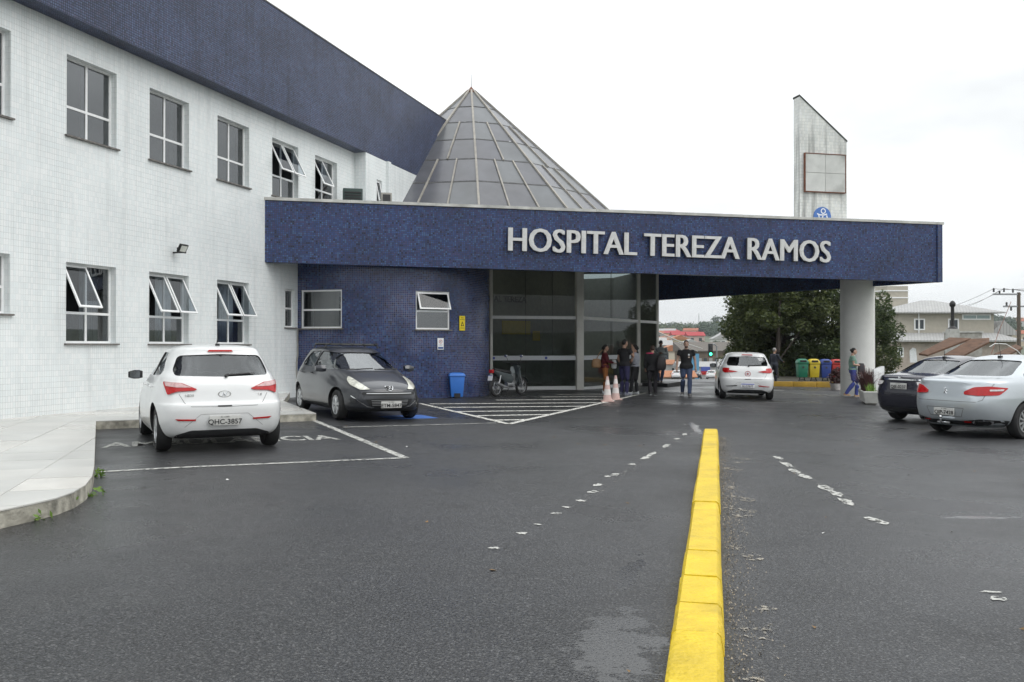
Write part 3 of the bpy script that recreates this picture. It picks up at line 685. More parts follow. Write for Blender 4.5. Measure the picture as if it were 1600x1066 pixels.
def coping(p, q):
    d = (q-p).normalized(); n = Vector((d.y, -d.x)); b_ = MB(); k = 9
    for i in range(k):
        a, c = p.lerp(q, i/k)+d*.004, p.lerp(q, (i+1)/k)-d*.004; h = random.uniform(0, .008)
        vs = [(v.x+n.x*s, v.y+n.y*s, z+h) for z in (5.42, 5.5) for v, s in ((a, .04), (c, .04), (c, -.26), (a, -.26))]
        b_.add(vs, [(3,2,1,0), (4,5,6,7), (0,1,5,4), (1,2,6,5), (2,3,7,6), (3,0,4,7)])
    cb_(b_, 'coping', M_['coping'])
coping(A0-dF*.03, T0+dF*.04); coping(T0+(K0-T0).normalized()*.31, K0)
bb = MB(); bb.lathe([(.57, -.6), (.57, 4.86)], 40, 0, Matrix.Translation((12.14, 31.03, 0))); cb_(bb, 'pillar', M_['pillar'], 60)
# underside strip over the curved block
bb = MB(); bb.prism([tuple(A0-nF*.23+dF*.1), tuple(A0-nF*.23+dF*8.2), tuple(E0+Vector((.2, 0))), tuple(S0+wn*.2)], 3.96, 4.06); cb_(bb, 'soffit_panel', M_['soffit'])
# lettering
sign = empty('building_sign'); tag(sign, 'large silver capital letters HOSPITAL TEREZA RAMOS on the blue canopy', 'sign')
La, Lb = Vector((-.18, 25.40, 4.21)), Vector((10.02, 27.77, 4.09))
sign.location = La
dl = (Lb-La); txt = 'HOSPITAL TEREZA RAMOS'
full = text_mesh(txt, 1, 0, 0); W_ = max(v.co.x for v in full.vertices)-min(v.co.x for v in full.vertices)
capH = max(v.co.y for v in text_mesh('H', 1).vertices)
# per letter advance
pos = 0; adv = []
for i in range(len(txt)):
    m1 = text_mesh(txt[:i+1]+'I', 1); adv.append(max(v.co.x for v in m1.vertices))
base = max(v.co.x for v in text_mesh('I', 1).vertices)
sx = dl.length/W_*.985; sy = .66/capH
ex_ = dl.normalized(); ez_ = Vector((0,0,1)); ey_ = Vector((nF.x, nF.y, 0))
ez_ = (ez_-ex_*ez_.dot(ex_)).normalized()
for i, ch in enumerate(txt):
    if ch == ' ': continue
    x0 = (adv[i-1]-base) if i else 0; bl = MB()
    for q_, (ox, dz_) in enumerate(((-.03, 0), (-.012, .002), (.012, .004), (.03, .006))):
        m0 = text_mesh(ch, 1, .05, 0); bl.add([(v.co.x+ox, v.co.y, v.co.z+dz_) for v in m0.vertices], [tuple(p.vertices) for p in m0.polygons]); bpy.data.meshes.remove(m0)
    m1 = bpy.data.meshes.new('letter'); m1.from_pydata(bl.v, [], bl.f)
    for v in m1.vertices:
        p = ex_*((v.co.x+x0)*sx)+ez_*(v.co.y*sy)+ey_*(.075+v.co.z*1.0); v.co = p
    m1.materials.clear(); m1.materials.append(M_['letter']); m1.materials.append(M_['letter_side'])
    m1.update()
    for p in m1.polygons:
        if p.normal.dot(ey_) < .6: p.material_index = 1
    o = bpy.data.objects.new('letter', m1); col.objects.link(o); o.parent = sign
# pylon standing on the canopy
py = tag(empty('sign_pylon', (10.9, 31, 5.2)), 'tall weathered white tiled pylon with slanted top and blank rust framed panel', 'pylon')
dP = dF; pO = at(1250, 340, 31); Lp = 1.85
def pv(s, d, z): q = Vector((pO.x, 31))+dP*s-nF*d; return (q.x-10.9, q.y-31, z-5.2)
zl, zr = at(1246,150,31).z, at(1327,221,31.4).z
bb = MB(); fr_ = [pv(0,0,5.2), pv(Lp,0,5.2), pv(Lp,0,zr), pv(0,0,zl)]; bk = [pv(0,.4,5.2), pv(Lp,.4,5.2), pv(Lp,.4,zr), pv(0,.4,zl)]
bb.add(fr_+bk, [(0,1,2,3), (5,4,7,6), (1,5,6,2), (4,0,3,7), (3,2,6,7)]); bb.build('shaft', M_['pylon_tile'], py, uv=True)
M_['moss'] = mat('moss', (.045,.045,.04), .9, var=.5)
bb = MB(); bb.add([pv(-.02,-.02,zl), pv(Lp+.02,-.02,zr-.02), pv(Lp+.02,.42,zr-.02), pv(-.02,.42,zl), pv(-.02,-.02,zl+.05), pv(Lp+.02,-.02,zr+.03), pv(Lp+.02,.42,zr+.03), pv(-.02,.42,zl+.05)], [(3,2,1,0), (4,5,6,7), (0,1,5,4), (1,2,6,5), (2,3,7,6), (3,0,4,7)]); bb.build('top_cap', M_['moss'], py)
s0, s1 = .14, 1.76; z0_, z1_ = at(1252,300,31).z, at(1252,239,31).z
def pbox(a, c, e, f, d0, d1, name, m):
    b_ = MB(); b_.add([pv(s, d, z) for z in (e, f) for s, d in ((a, d0), (c, d0), (c, d1), (a, d1))], [(3,2,1,0), (4,5,6,7), (0,1,5,4), (1,2,6,5), (2,3,7,6), (3,0,4,7)]); return b_.build(name, m, py)
M_['panel'] = mat('panel', (.55,.56,.54), .6, var=.15, scale=2, dirt=.8)
sm, zm = (s0+s1)/2, (z0_+z1_)/2
for a, c in ((s0+.03, sm-.006), (sm+.006, s1-.03)):
    for e, f in ((z0_+.03, zm-.006), (zm+.006, z1_-.03)): pbox(a, c, e, f, -.09, -.02, 'blank_panel', M_['panel'])
for a, c, e, f in ((s0, s0+.03, z0_, z1_), (s1-.03, s1, z0_, z1_), (s0+.03, s1-.03, z0_, z0_+.03), (s0+.03, s1-.03, z1_-.03, z1_)): pbox(a, c, e, f, -.10, -.01, 'panel_frame', M_['rust'])
ec = at(1290, 337, 30.9); b_ = MB()
def edisc(r, d, cx=0, cz=0, n=28, sc_=1): return [pv((ec.x-pO.x)+cx+r*math.cos(2*math.pi*i/n), -d, ec.z+cz+r*sc_*math.sin(2*math.pi*i/n)) for i in range(n)]
b_.rings([edisc(.345, 0.0), edisc(.345, .03)]); em = b_.build('emblem', mat('emblem_disc', (.06,.16,.45), .45), py)
M_['white_paint'] = mat('white_paint', (.78,.80,.82), .5)
b_ = MB(); e0 = (ec.x-pO.x)
b_.rings([edisc(.1, .034, .03, .20), edisc(.065, .034, .03, .20)], caps=False)
def ribbon(pts, w):
    k = len(pts)
    for i in range(k-1):
        (x0, z0), (x1, z1) = pts[i], pts[i+1]; dx, dz = x1-x0, z1-z0; l = math.hypot(dx, dz) or 1; nx, nz = -dz/l*w, dx/l*w
        b_.face([pv(e0+x0-nx, -.036, ec.z+z0-nz), pv(e0+x1-nx, -.036, ec.z+z1-nz), pv(e0+x1+nx, -.036, ec.z+z1+nz), pv(e0+x0+nx, -.036, ec.z+z0+nz)])
ribbon([(-.22, .1), (-.1, .06), (.05, .06), (.18, .1)], .02); ribbon([(-.15, .06), (-.13, -.05), (-.16, -.16)], .02); ribbon([(.02, .02), (-.06, -.12), (0, -.25)], .025); ribbon([(.16, .05), (.2, -.1), (.08, -.26)], .025)
b_.build('emblem_figure', M_['white_paint'], em)
# things on the canopy roof
ac = tag(empty('air_conditioner', (-4.95, 27.4, 5.2)), 'dark boxed air conditioner unit on the canopy roof beside the white wall', 'air conditioner')
bb = MB(); bb.b2((-.3, -.2, .0), (.3, .2, 1.14)); bb.build('casing', mat('ac_dark', (.025,.05,.045), .5), ac, rz=R(13), bevel=.02)
bb = MB(); [bb.b2((-.25, -.225, .45+.09*k), (.25, -.203, .49+.09*k)) for k in range(7)]; bb.build('grille', M_['black'], ac, rz=R(13))
bx = tag(empty('vent_box', (-3.98, 27.9, 5.2)), 'small grey vent box on the canopy roof edge', 'vent')
bb = MB(); bb.b2((-.17, -.16, 0), (.17, .16, 1.1)); bb.build('casing', M_['concrete'], bx, rz=R(13), bevel=.015); bb = MB(); bb.b2((-.12, -.175, .82), (.12, -.162, 1.04)); bb.build('grille', M_['plastic_dark'], bx, rz=R(13))
# ================================================================ glass pyramid
pyr = tag(empty('glass_pyramid', (-1.72, 37.2, 5.2)), 'grey glazed pyramid roof with pale metal bars above the entrance', 'skylight')
AP = Vector((0, 0, 12.37-5.2)); base_z = .12; rb = 1.09*(12.37-5.2-base_z)
for i, (nm, c, r) in enumerate((('roof_glass_a', (.105,.108,.122), .25), ('roof_glass_b', (.085,.088,.105), .22), ('roof_glass_c', (.115,.123,.132), .28))):
    M_[nm] = mat(nm, c, r, var=.25, scale=1.2, spec=.6, dirt=.25)
M_['bar'] = mat('bar', (.33,.31,.275), .6, var=.25, scale=4, dirt=.2)
def ridge(k): a = R(-90+5+30*k); return Vector((rb*math.cos(a), rb*math.sin(a), base_z))
fr8 = [.03, .157, .28, .41, .55, .70, .86, 1.0]; colsN = [1, 1, 2, 2, 3, 3, 3]
def onf(k, u, t): return AP.lerp(ridge(k).lerp(ridge(k+1), u), t)
M_['joint'] = mat('joint', (.15,.15,.15), .7, var=.3)
def pbar(p, q, w, name='glazing_bar', h=.05, m=None):
    b_ = MB(); d = (q-p).normalized(); n = Vector((p.x+q.x, p.y+q.y, 5)).normalized(); s = d.cross(n).normalized(); n = s.cross(d)
    vs = [v+s*w*a+n*c for v in (p, q) for a, c in ((-.5, -.03), (.5, -.03), (.5, h), (-.5, h))]
    b_.add(vs, [(0,1,2,3), (7,6,5,4), (0,4,5,1), (1,5,6,2), (2,6,7,3), (3,7,4,0)]); return b_.build(name, m or M_['bar'], pyr)
for k in range(12):
    pbar(onf(k, 0, .02), onf(k, 0, 1), .075, 'ridge_bar')
    for r in range(7):
        n = colsN[r]; t0, t1 = fr8[r], fr8[r+1]
        for c in range(n):
            e = .004
            b_ = MB(); b_.face([onf(k, c/n, t0+e), onf(k, c/n, t1-e), onf(k, (c+1)/n, t1-e), onf(k, (c+1)/n, t0+e)])
            b_.build('glass_pane', M_[random.choice(['roof_glass_a','roof_glass_b','roof_glass_a','roof_glass_c'])], pyr)
    pbar(onf(k, .5, .28), onf(k, .5, .55), .055); pbar(onf(k, 1/3, .55), onf(k, 1/3, 1), .055); pbar(onf(k, 2/3, .55), onf(k, 2/3, 1), .055)
    for t in fr8[1:-1]: pbar(onf(k, .01, t), onf(k, .99, t), .028, 'cross_joint', .004, M_['joint'])
bb = MB(); bb.lathe([(.28, 6.93), (.26, 7.0), (.05, 7.17), (.02, 7.22)], 8); bb.build('apex_cap', M_['rust'], pyr)
bb = MB(); bb.tube([(0, 0, 7.1), (0, 0, 7.75)], [.018, .008], 6); bb.build('lightning_rod', M_['steel'], pyr)
# ================================================================ cars (x right, y forward, origin on the ground at mid length)
M_['paint_white'] = mat('paint_white', (.74,.75,.75), .28, var=.03, coat=.6, scale=2)
M_['paint_grey'] = mat('paint_grey', (.040,.043,.052), .3, metal=.25, var=.15, coat=.7, scale=2, dirt=.1)
M_['paint_navy'] = mat('paint_navy', (.022,.022,.034), .25, metal=.3, var=.1, coat=.8, scale=2)
M_['paint_silver'] = mat('paint_silver', (.50,.54,.57), .3, metal=.55, var=.04, coat=.7, scale=2)
M_['cabin'] = mat('cabin', (.14,.14,.14), .8)
M_['seat'] = mat('seat', (.055,.055,.06), .85)
M_['red_lamp'] = mat('red_lamp', (.44,.006,.008), .22, var=.15, coat=.15, scale=30)
M_['clear_lamp'] = mat('clear_lamp', (.62,.60,.60), .12, var=.2, coat=.6, scale=30)
M_['pink_lamp'] = mat('pink_lamp', (.62,.40,.40), .12, var=.2, coat=.6, scale=30)
M_['headlamp'] = mat('headlamp', (.66,.66,.58), .1, var=.35, coat=.8, scale=14)
M_['plate_grey'] = mat('plate_grey', (.50,.50,.48), .5, var=.06)
M_['plate_white'] = mat('plate_white', (.72,.72,.74), .5, var=.04)
M_['plate_blue'] = mat('plate_blue', (.07,.10,.38), .5)
M_['seam'] = mat('seam', (.16,.16,.16), .7); M_['seam_light'] = mat('seam_light', (.45,.45,.45), .6); M_['mirror_dark'] = mat('mirror_dark', (.16,.17,.18), .15, metal=.9)
def catmull(keys, sub):
    K = [np.array(k, float) for k in keys]; out = []
    for i in range(len(K)-1):
        p0, p1, p2, p3 = K[max(i-1, 0)], K[i], K[i+1], K[min(i+2, len(K)-1)]
        m1, m2 = (p2-p0)/2, (p3-p1)/2
        # limit overshoot
        d = p2-p1; m1 = np.where(np.sign(m1) == np.sign(d), np.sign(d)*np.minimum(abs(m1), 2.2*abs(d)), 0); m2 = np.where(np.sign(m2) == np.sign(d), np.sign(d)*np.minimum(abs(m2), 2.2*abs(d)), 0)
        for j in range(sub):
            t = j/sub; out.append((2*t**3-3*t*t+1)*p1+(t**3-2*t*t+t)*m1+(-2*t**3+3*t*t)*p2+(t**3-t*t)*m2)
    out.append(K[-1]); return out
def slice_ring(row, n=72):
    z, yr, yf, hw, nr, nf = row; yc, hl = (yr+yf)/2, (yf-yr)/2; pts = []
    for i in range(n):
        a = 2*math.pi*(i+.5)/n; c, s = math.cos(a), math.sin(a); e = nf if s > 0 else nr
        # stretch angles so corners are well sampled
        r = 1/((abs(c)**e+abs(s)**e)**(1/e)); pts.append(Vector((hw*c*r, yc+hl*s*r, z)))
    return pts
def shell(rows, sub=4, n=72):
    b = MB(); b.rings([slice_ring(r, n) for r in catmull(rows, sub)]); me = bpy.data.meshes.new('shell'); me.from_pydata(b.v, [], b.f); me.update()
    bm = bmesh.new(); bm.from_mesh(me); bmesh.ops.recalc_face_normals(bm, faces=bm.faces); bm.to_mesh(me); bm.free()
    return me
def tmp_obj(me):
    o = bpy.data.objects.new('tmp', me); col.objects.link(o); return o
def apply_bool(obj, cutters):
    """cut one by one; a cut that swallows the shell is nudged and tried again, else left out"""
    me = obj.data
    def dims(m): a = np.empty(len(m.vertices)*3, np.float32); m.vertices.foreach_get('co', a); a = a.reshape(-1, 3); return (a.max(0)-a.min(0)) if len(a) else np.zeros(3)
    d0 = dims(me)
    for c in cutters:
        for tr_ in range(4):
            c.location = (0, .0031*tr_, .0023*tr_)
            m = obj.modifiers.new('b', 'BOOLEAN'); m.operation = 'DIFFERENCE'; m.solver = 'EXACT'; m.object = c
            try: m.material_mode = 'TRANSFER'
            except Exception: pass
            dg = bpy.context.evaluated_depsgraph_get(); dg.update()
            r = bpy.data.meshes.new_from_object(obj.evaluated_get(dg), preserve_all_data_layers=True, depsgraph=dg); obj.modifiers.clear()
            if (dims(r) > d0*.97).all() and len(r.polygons) > .8*len(obj.data.polygons)-900: obj.data = r; break
        else: print('CUT SKIPPED')
    me = obj.data
    for c in cutters: bpy.data.objects.remove(c)
    bpy.data.objects.remove(obj); return me
def cutter(mb, m):
    me = bpy.data.meshes.new('cut'); me.from_pydata(mb.v, [], mb.f); me.materials.append(m); me.update()
    bm = bmesh.new(); bm.from_mesh(me); bmesh.ops.recalc_face_normals(bm, faces=bm.faces); bm.to_mesh(me); bm.free(); return tmp_obj(me)
def rpoly(pts, r=.03, k=4):       # round the corners of a polygon
    out = []; n = len(pts)
    for i in range(n):
        p, a, c = Vector(pts[i]), Vector(pts[i-1]), Vector(pts[(i+1) % n])
        la, lc = (a-p).length, (c-p).length; q = min(r, la*.45, lc*.45)
        s, e = p+(a-p).normalized()*q, p+(c-p).normalized()*q
        for j in range(k+1):
            t = j/k; out.append(tuple((1-t)**2*s+2*t*(1-t)*p+t*t*e))
    return out
def patch(bvh, poly, yaw, off, th, name, m, parent, step=.05, smooth=50, piv=None, relax=0):
    """a panel that follows the body: polygon (a,z) seen along a horizontal direction, laid on the surface"""
    d = Vector((math.sin(yaw), math.cos(yaw), 0)); r = Vector((math.cos(yaw), -math.sin(yaw), 0))
    cy = math.cos(yaw); P0 = Vector((0, piv if piv is not None else (-1.9 if cy > .3 else 1.9 if cy < -.3 else 0), 0))
    bm = bmesh.new(); f = bm.faces.new([bm.verts.new((p[0], p[1], 0)) for p in poly]); bm.normal_update()
    xs = [p[0] for p in poly]; zs = [p[1] for p in poly]
    for lo, hi, no in ((min(xs), max(xs), Vector((1,0,0))), (min(zs), max(zs), Vector((0,1,0)))):
        k = max(1, int((hi-lo)/step))
        for i in range(1, k): bmesh.ops.bisect_plane(bm, geom=bm.verts[:]+bm.edges[:]+bm.faces[:], plane_co=no*(lo+(hi-lo)*i/k), plane_no=no)
    last = None
    vs = list(bm.verts); miss = []
    for v in vs:
        a, z = v.co.x, v.co.y; o = P0+r*a+Vector((0,0,z))-d*6
        h, n, i, dist = bvh.ray_cast(o, d)
        if h is None: miss.append((v, a, z)); continue
        if n.dot(d) > 0: n = -n
        v.co = h+n*off
    for v, a, z in miss:
        best = None
        for q in range(1, 60):
            for da, dz_ in ((-q*.01, 0), (q*.01, 0), (0, -q*.01), (0, q*.01)):
                h, n, i, dist = bvh.ray_cast(P0+r*(a+da)+Vector((0,0,z+dz_))-d*6, d)
                if h is not None: best = h+(-n if n.dot(d) > 0 else n)*off+r*(-da)*0; break
            if best is not None: break
        v.co = best if best is not None else r*a+Vector((0,0,z))
    if relax:
        bmesh.ops.triangulate(bm, faces=bm.faces[:]); inner = [v for v in bm.verts if not v.is_boundary]
        for q in range(relax): bmesh.ops.smooth_vert(bm, verts=inner, factor=.6, use_axis_x=True, use_axis_y=True, use_axis_z=True)
    bmesh.ops.recalc_face_normals(bm, faces=bm.faces)
    if bm.faces and bm.faces[:][0].normal.dot(d) > 0: bmesh.ops.reverse_faces(bm, faces=bm.faces[:])
    if th:
        res = bmesh.ops.extrude_face_region(bm, geom=bm.faces[:])
        for v in [g for g in res['geom'] if isinstance(g, bmesh.types.BMVert)]: v.co -= d*0; 
        # the original faces become the inner side
        nv = [g for g in res['geom'] if isinstance(g, bmesh.types.BMVert)]; bm.normal_update()
        ns = {v: v.normal.copy() for v in nv}
        for v in nv: v.co += -d*th
    me = bpy.data.meshes.new(name); bm.to_mesh(me); bm.free(); me.materials.append(m); finish(me, smooth)
    o = bpy.data.objects.new(name, me); col.objects.link(o); o.parent = parent; return o
def mir(poly): return [(-a, z) for a, z in reversed(poly)]
def make_wheel(parent, x, y, r, w, side, style):
    M = Matrix.Translation((x, y, r)) @ Matrix.Rotation(R(90)*side, 4, 'Y')
    b = MB(); b.lathe([(r*.62, -w/2+.01), (r*.9, -w/2), (r*.98, -w/2+.025), (r, -w/2+.05), (r, w/2-.05), (r*.98, w/2-.025), (r*.9, w/2), (r*.66, w/2-.008), (r*.62, w/2-.03)], 36, 0, M)
    tyre = b.build('wheel', M_['rubber'], parent, 40)
    b = MB(); q = r*.64
    b.lathe([(q, w/2-.035), (q, w/2-.004), (q*.93, w/2-.006), (q*.9, w/2-.035)], 32, 0, M, caps=False)
    b.lathe([(q*.16, w/2-.03), (q*.2, w/2-.004), (q*.12, w/2+.002), (.003, w/2+.003)], 16, 0, M)
    ns = {'cover': 7, 'alloy': 10}[style]
    for k in range(ns):
        a = 2*math.pi*k/ns; ca, sa = math.cos(a), math.sin(a); wi = q*(.20 if style == 'cover' else .10)
        b.add([M @ Vector((rr*ca-t*sa, rr*sa+t*ca, zz)) for rr, tt, z1 in ((q*.15, wi*.7, w/2-.008), (q*.92, wi*1.1, w/2-.012)) for t, zz in ((-tt, z1-.03), (tt, z1-.03), (tt*.7, z1), (-tt*.7, z1))], [(0,1,2,3), (7,6,5,4), (0,4,5,1), (1,5,6,2), (2,6,7,3), (3,7,4,0)])
    b.build('rim', M_['alloy'], tyre, 35)
    b = MB(); b.lathe([(q*.97, w/2-.06), (.01, w/2-.055)], 24, 0, M); b.build('brake_disc', M_['plastic_dark'], tyre)
    return tyre
def plate(bvh, root, y_sign, z, txt, w=.40, h=.13, style='grey', x=0):
    d = Vector((0, y_sign, 0)); hit = bvh.ray_cast(Vector((x, 6*y_sign, z)), -d); yb = hit[0].y+y_sign*.025
    b = MB(); b.b2((x-w/2, yb-.008, z-h/2), (x+w/2, yb+.008, z+h/2))
    p = b.build('licence_plate', M_['plate_grey' if style == 'grey' else 'plate_white'], root, bevel=.004)
    me = text_mesh(txt, .095 if style == 'grey' else .085, .002, .0012, 'CENTER'); s = y_sign
    mesh_obj('plate_lettering', me, M_['black'], p, Matrix.Translation((x, yb+s*.0105, z-.047)) @ Matrix.Rotation(0 if s < 0 else math.pi, 4, 'Z') @ Matrix.Rotation(R(90), 4, 'X'))
    if style != 'grey':
        b = MB(); b.b2((x-w/2+.004, yb+s*.0085-.001, z+h/2-.034), (x+w/2-.004, yb+s*.0085+.001, z+h/2-.004)); b.build('plate_band', M_['plate_blue'], p)
    else:
        me = text_mesh('SC - LAGES', .022, .001, 0, 'CENTER'); mesh_obj('plate_lettering', me, M_['black'], p, Matrix.Translation((x, yb+s*.0105, z+.042)) @ Matrix.Rotation(0 if s < 0 else math.pi, 4, 'Z') @ Matrix.Rotation(R(90), 4, 'X'))
    return p
def hollow(rows, yr_max, yf_max, z0, z1, inset=.055):
    out = []
    for r in catmull(rows, 4):
        z = r[0]
        if z < z0 or z > z1: continue
        out.append((z, max(r[1]+inset*1.2, yr_max), min(r[2]-inset*1.2, yf_max), r[3]-inset, r[4], r[5]))
    return out[::2]
def make_car(name, rows, paint, axles, tr, wr, side_w, rear_w, front_w, cav, glassm, wheel_style, ww=.19):
    root = empty(name); me0 = shell(rows); me0.materials.append(paint)
    bm = bmesh.new(); bm.from_mesh(me0); bvh = BVHTree.FromBMesh(bm); bm.free()
    cut = []
    hr = hollow(rows, *cav); b = MB(); b.rings([slice_ring(r, 40) for r in hr]); cut.append(cutter(b, M_['cabin']))
    for s in (-1, 1):
        for ya in axles:
            M = Matrix.Translation((s*(tr+.02), ya, wr+.015)) @ Matrix.Rotation(R(90), 4, 'Y'); b = MB(); b.lathe([(wr+.045, -.24), (wr+.045, .4) if s > 0 else (wr+.045, .24)] if s > 0 else [(wr+.045, -.4), (wr+.045, .24)], 40, 0, M); cut.append(cutter(b, M_['black']))
    for p in side_w:
        b = MB(); q = rpoly(p); n = len(q); b.rings([[(x, a, z) for a, z in q] for x in (-2, 2)]); cut.append(cutter(b, M_['black']))
    for p, y0, y1 in ((rear_w, -4, cav[0]+(1.05 if cav[1] > 1 or rear_w[0][1] > 1.07 else .5)), (front_w, cav[1]-.8, 4)):
        b = MB(); q = rpoly(p, .06); b.rings([[(x, y, z) for x, z in q] for y in (y0, y1)]); cut.append(cutter(b, M_['black']))
    me = apply_bool(tmp_obj(me0), cut); finish(me, 38); me.name = 'body'
    body = bpy.data.objects.new('body', me); col.objects.link(body); body.parent = root
    for s in (-1, 1):
        for p in side_w: patch(bvh, [(a*s, z) for a, z in rpoly(p)], R(-90)*s, -.012, 0, 'side_window', glassm, root, .06, 180, None, 12)
    patch(bvh, rpoly(rear_w, .06), 0, -.012, 0, 'rear_window', glassm, root, .06, 180, None, 12)
    patch(bvh, rpoly([(-x, z) for x, z in front_w], .06), math.pi, -.012, 0, 'windscreen', glassm, root, .06, 180, None, 12)
    for s in (-1, 1):
        for ya in axles: make_wheel(root, s*tr, ya, wr, ww, s, wheel_style)
    # seats
    ym = (cav[0]+cav[1])/2
    for x in (-.36, .36):
        b = MB(); b.b2((x-.23, ym+.0, .38), (x+.23, ym+.5, .56)); b.b2((x-.22, ym-.12, .5), (x+.22, ym+.03, 1.06)); b.b2((x-.12, ym-.12, 1.1), (x+.12, ym-.02, 1.28)); b.b2((x-.05, ym-.09, 1.05), (x+.05, ym-.05, 1.12)); b.build('seat', M_['seat'], root, bevel=.04)
    b = MB(); b.b2((-.58, cav[0]+.42, .38), (.58, cav[0]+.9, .56)); b.b2((-.58, cav[0]+.3, .5), (.58, cav[0]+.43, .98))
    for x in (-.36, .36): b.b2((x-.11, cav[0]+.3, .99), (x+.11, cav[0]+.4, 1.13))
    b.build('rear_bench', M_['seat'], root, bevel=.03)
    return root, bvh
def mirrors(root, y, z, hw, m):
    for s in (-1, 1):
        b = MB(); b.rings([[Vector((s*(hw+.02+a*.2), y+yy*(.5+.5*math.sin(math.pi*min(1, a+.25))), z+zz*(.55+.45*math.sin(math.pi*min(1, a*.8+.15))))) for yy, zz in ((-.06, -.06), (.05, -.07), (.09, 0), (.05, .07), (-.06, .075))] for a in (0, .25, .6, .9, 1)])
        b.build('wing_mirror', m, root, 50)
        b = MB(); b.b2((s*(hw+.06), y-.068, z-.05), (s*(hw+.2), y-.063, z+.06)); b.build('mirror_glass', M_['mirror_dark'], root)
def antenna(root, y, z, l=.22, lean=-.5):
    b = MB(); b.rings([[(x*.03, y+yy*.05, z-.03+zz) for x, yy in ((-1, -1), (1, -1), (.5, 1), (-.5, 1))] for zz in (0, .05)]); b.tube([(0, y, z+.01), (0, y+lean*l, z+l)], [.006, .003], 6); b.build('antenna', M_['black'], root)
def lines(root, bvh, segs, yaw, name='panel_seam', w=.006, m=None):
    for poly in segs:
        for p, q in zip(poly, poly[1:]):
            dx, dz = q[0]-p[0], q[1]-p[1]; l = math.hypot(dx, dz); nx, nz = -dz/l*w/2, dx/l*w/2
            patch(bvh, [(p[0]-nx, p[1]-nz), (q[0]-nx, q[1]-nz), (q[0]+nx, q[1]+nz), (p[0]+nx, p[1]+nz)], yaw, .0025, 0, name, m or M_['seam'], root, .05)
def place(root, rear, heading, label, cat='car', group=None):
    root.location = (rear[0], rear[1], gz(rear[0])); 
    d = Vector(heading).normalized(); rz = math.atan2(-d.x, d.y)
    Mx = Matrix.Rotation(SLOPE if rear[0] > -3.5 else 0, 4, 'Y') @ Matrix.Rotation(rz, 4, 'Z')
    root.rotation_euler = Mx.to_euler(); tag(root, label, cat, group)
# ---- small white hatchback seen from behind
HB = [(.19,-1.74,1.72,.74,5,4),(.23,-1.83,1.82,.80,5.5,4),(.31,-1.885,1.90,.83,6.2,4),(.44,-1.93,1.94,.845,6.5,4),(.58,-1.95,1.945,.85,6.5,3.8),(.655,-1.945,1.92,.85,6.3,3.6),(.69,-1.92,1.88,.848,6,3.5),(.78,-1.90,1.72,.838,5.6,3.3),
      (.86,-1.885,1.46,.825,5.2,3.2),(.93,-1.865,1.18,.806,5,3.2),(.98,-1.84,.98,.785,4.8,3.3),(1.03,-1.81,.87,.762,4.8,3.4),(1.12,-1.735,.70,.712,4.4,3.6),(1.22,-1.645,.50,.668,4.6,3.8),(1.31,-1.56,.30,.622,4.8,3.8),(1.37,-1.53,.14,.585,5,3.8),
      (1.405,-1.52,.02,.55,5,3.6),(1.43,-1.46,-.10,.50,4.5,3.4),(1.45,-1.30,-.22,.42,4,3.2),(1.463,-1.10,-.36,.30,3.5,3),(1.468,-.9,-.5,.12,3,3)]
SW = [[(-.40,1.02),(.66,1.0),(.18,1.33),(-.36,1.36)], [(-.47,1.02),(-.43,1.36),(-.95,1.35),(-1.30,1.10),(-1.25,1.05)]]
def hatch(name, paint):
    return make_car(name, HB, paint, (-1.30, 1.20), .712, .305, SW, [(-.60,1.045),(0,1.025),(.60,1.045),(.615,1.12),(.54,1.315),(0,1.335),(-.54,1.315),(-.615,1.12)], [(-.66,1.0),(.66,1.0),(.52,1.37),(-.52,1.37)], (-1.55, .9, .42, 1.41), M_['car_glass'], 'cover')
def hatch_rear(root, bvh, lamp, inner, spoiler=True):
    for s in (-1, 1):
        f = (lambda p: p) if s < 0 else mir
        for poly, m in lamp: patch(bvh, f(rpoly(poly, .02)), R(18)*-s, .008, .012, 'tail_lamp', m, root, .03)
    patch(bvh, rpoly([(-.17,1.365),(.17,1.365),(.15,1.392),(-.15,1.392)], .01), 0, .01, .012, 'brake_lamp', M_['red_lamp'], root)
    b = MB(); b.tube([(.06, -1.80, 1.05), (.30, -1.775, 1.065), (.42, -1.76, 1.07)], [.016, .012, .006], 6); b.tube([(.02, -1.85, 1.03), (.06, -1.80, 1.05)], .02, 6); b.build('wiper', M_['black'], root)
    patch(bvh, rpoly([(-.62,.205),(.62,.205),(.60,.255),(.42,.315),(-.42,.315),(-.60,.255)], .03), 0, .006, .01, 'bumper_skirt', M_['plastic_dark'], root)
    lines(root, bvh, [[(-.565,.80),(-.50,.68),(-.42,.635),(0,.625),(.42,.635),(.50,.68),(.565,.80)]], 0)
    lines(root, bvh, [[(-.50,.36),(-.30,.53),(.30,.53),(.50,.36)]], 0, 'bumper_crease', .008, M_['seam_light'])
    b = MB(); b.b2((-.09,-1.955,.63),(.09,-1.93,.645)); b.build('boot_handle', M_['plastic_dark'], root)
def door_lines(root, bvh, x0=.72, xm=-.44, x1=-1.12):
    for s in (-1, 1):
        k = 1 if s > 0 else -1
        lines(root, bvh, [[(k*x0,.34),(k*x0,1.0)], [(k*xm,.30),(k*xm,1.02)], [(k*x1,1.05),(k*(x1+.14),.66)], [(k*x0,.30),(k*(xm-.35),.30)]], R(-90)*s)
        for y in (-.28, -1.0):
            b = MB(); b.tube([(s*.83, y-.09, .88), (s*.86, y-.05, .885), (s*.86, y+.05, .885), (s*.83, y+.09, .88)], .014, 6); b.build('door_handle', root_paint[root.name], root)
root_paint = {}
c1, v1 = hatch('hatchback', M_['paint_white']); root_paint[c1.name] = M_['paint_white']
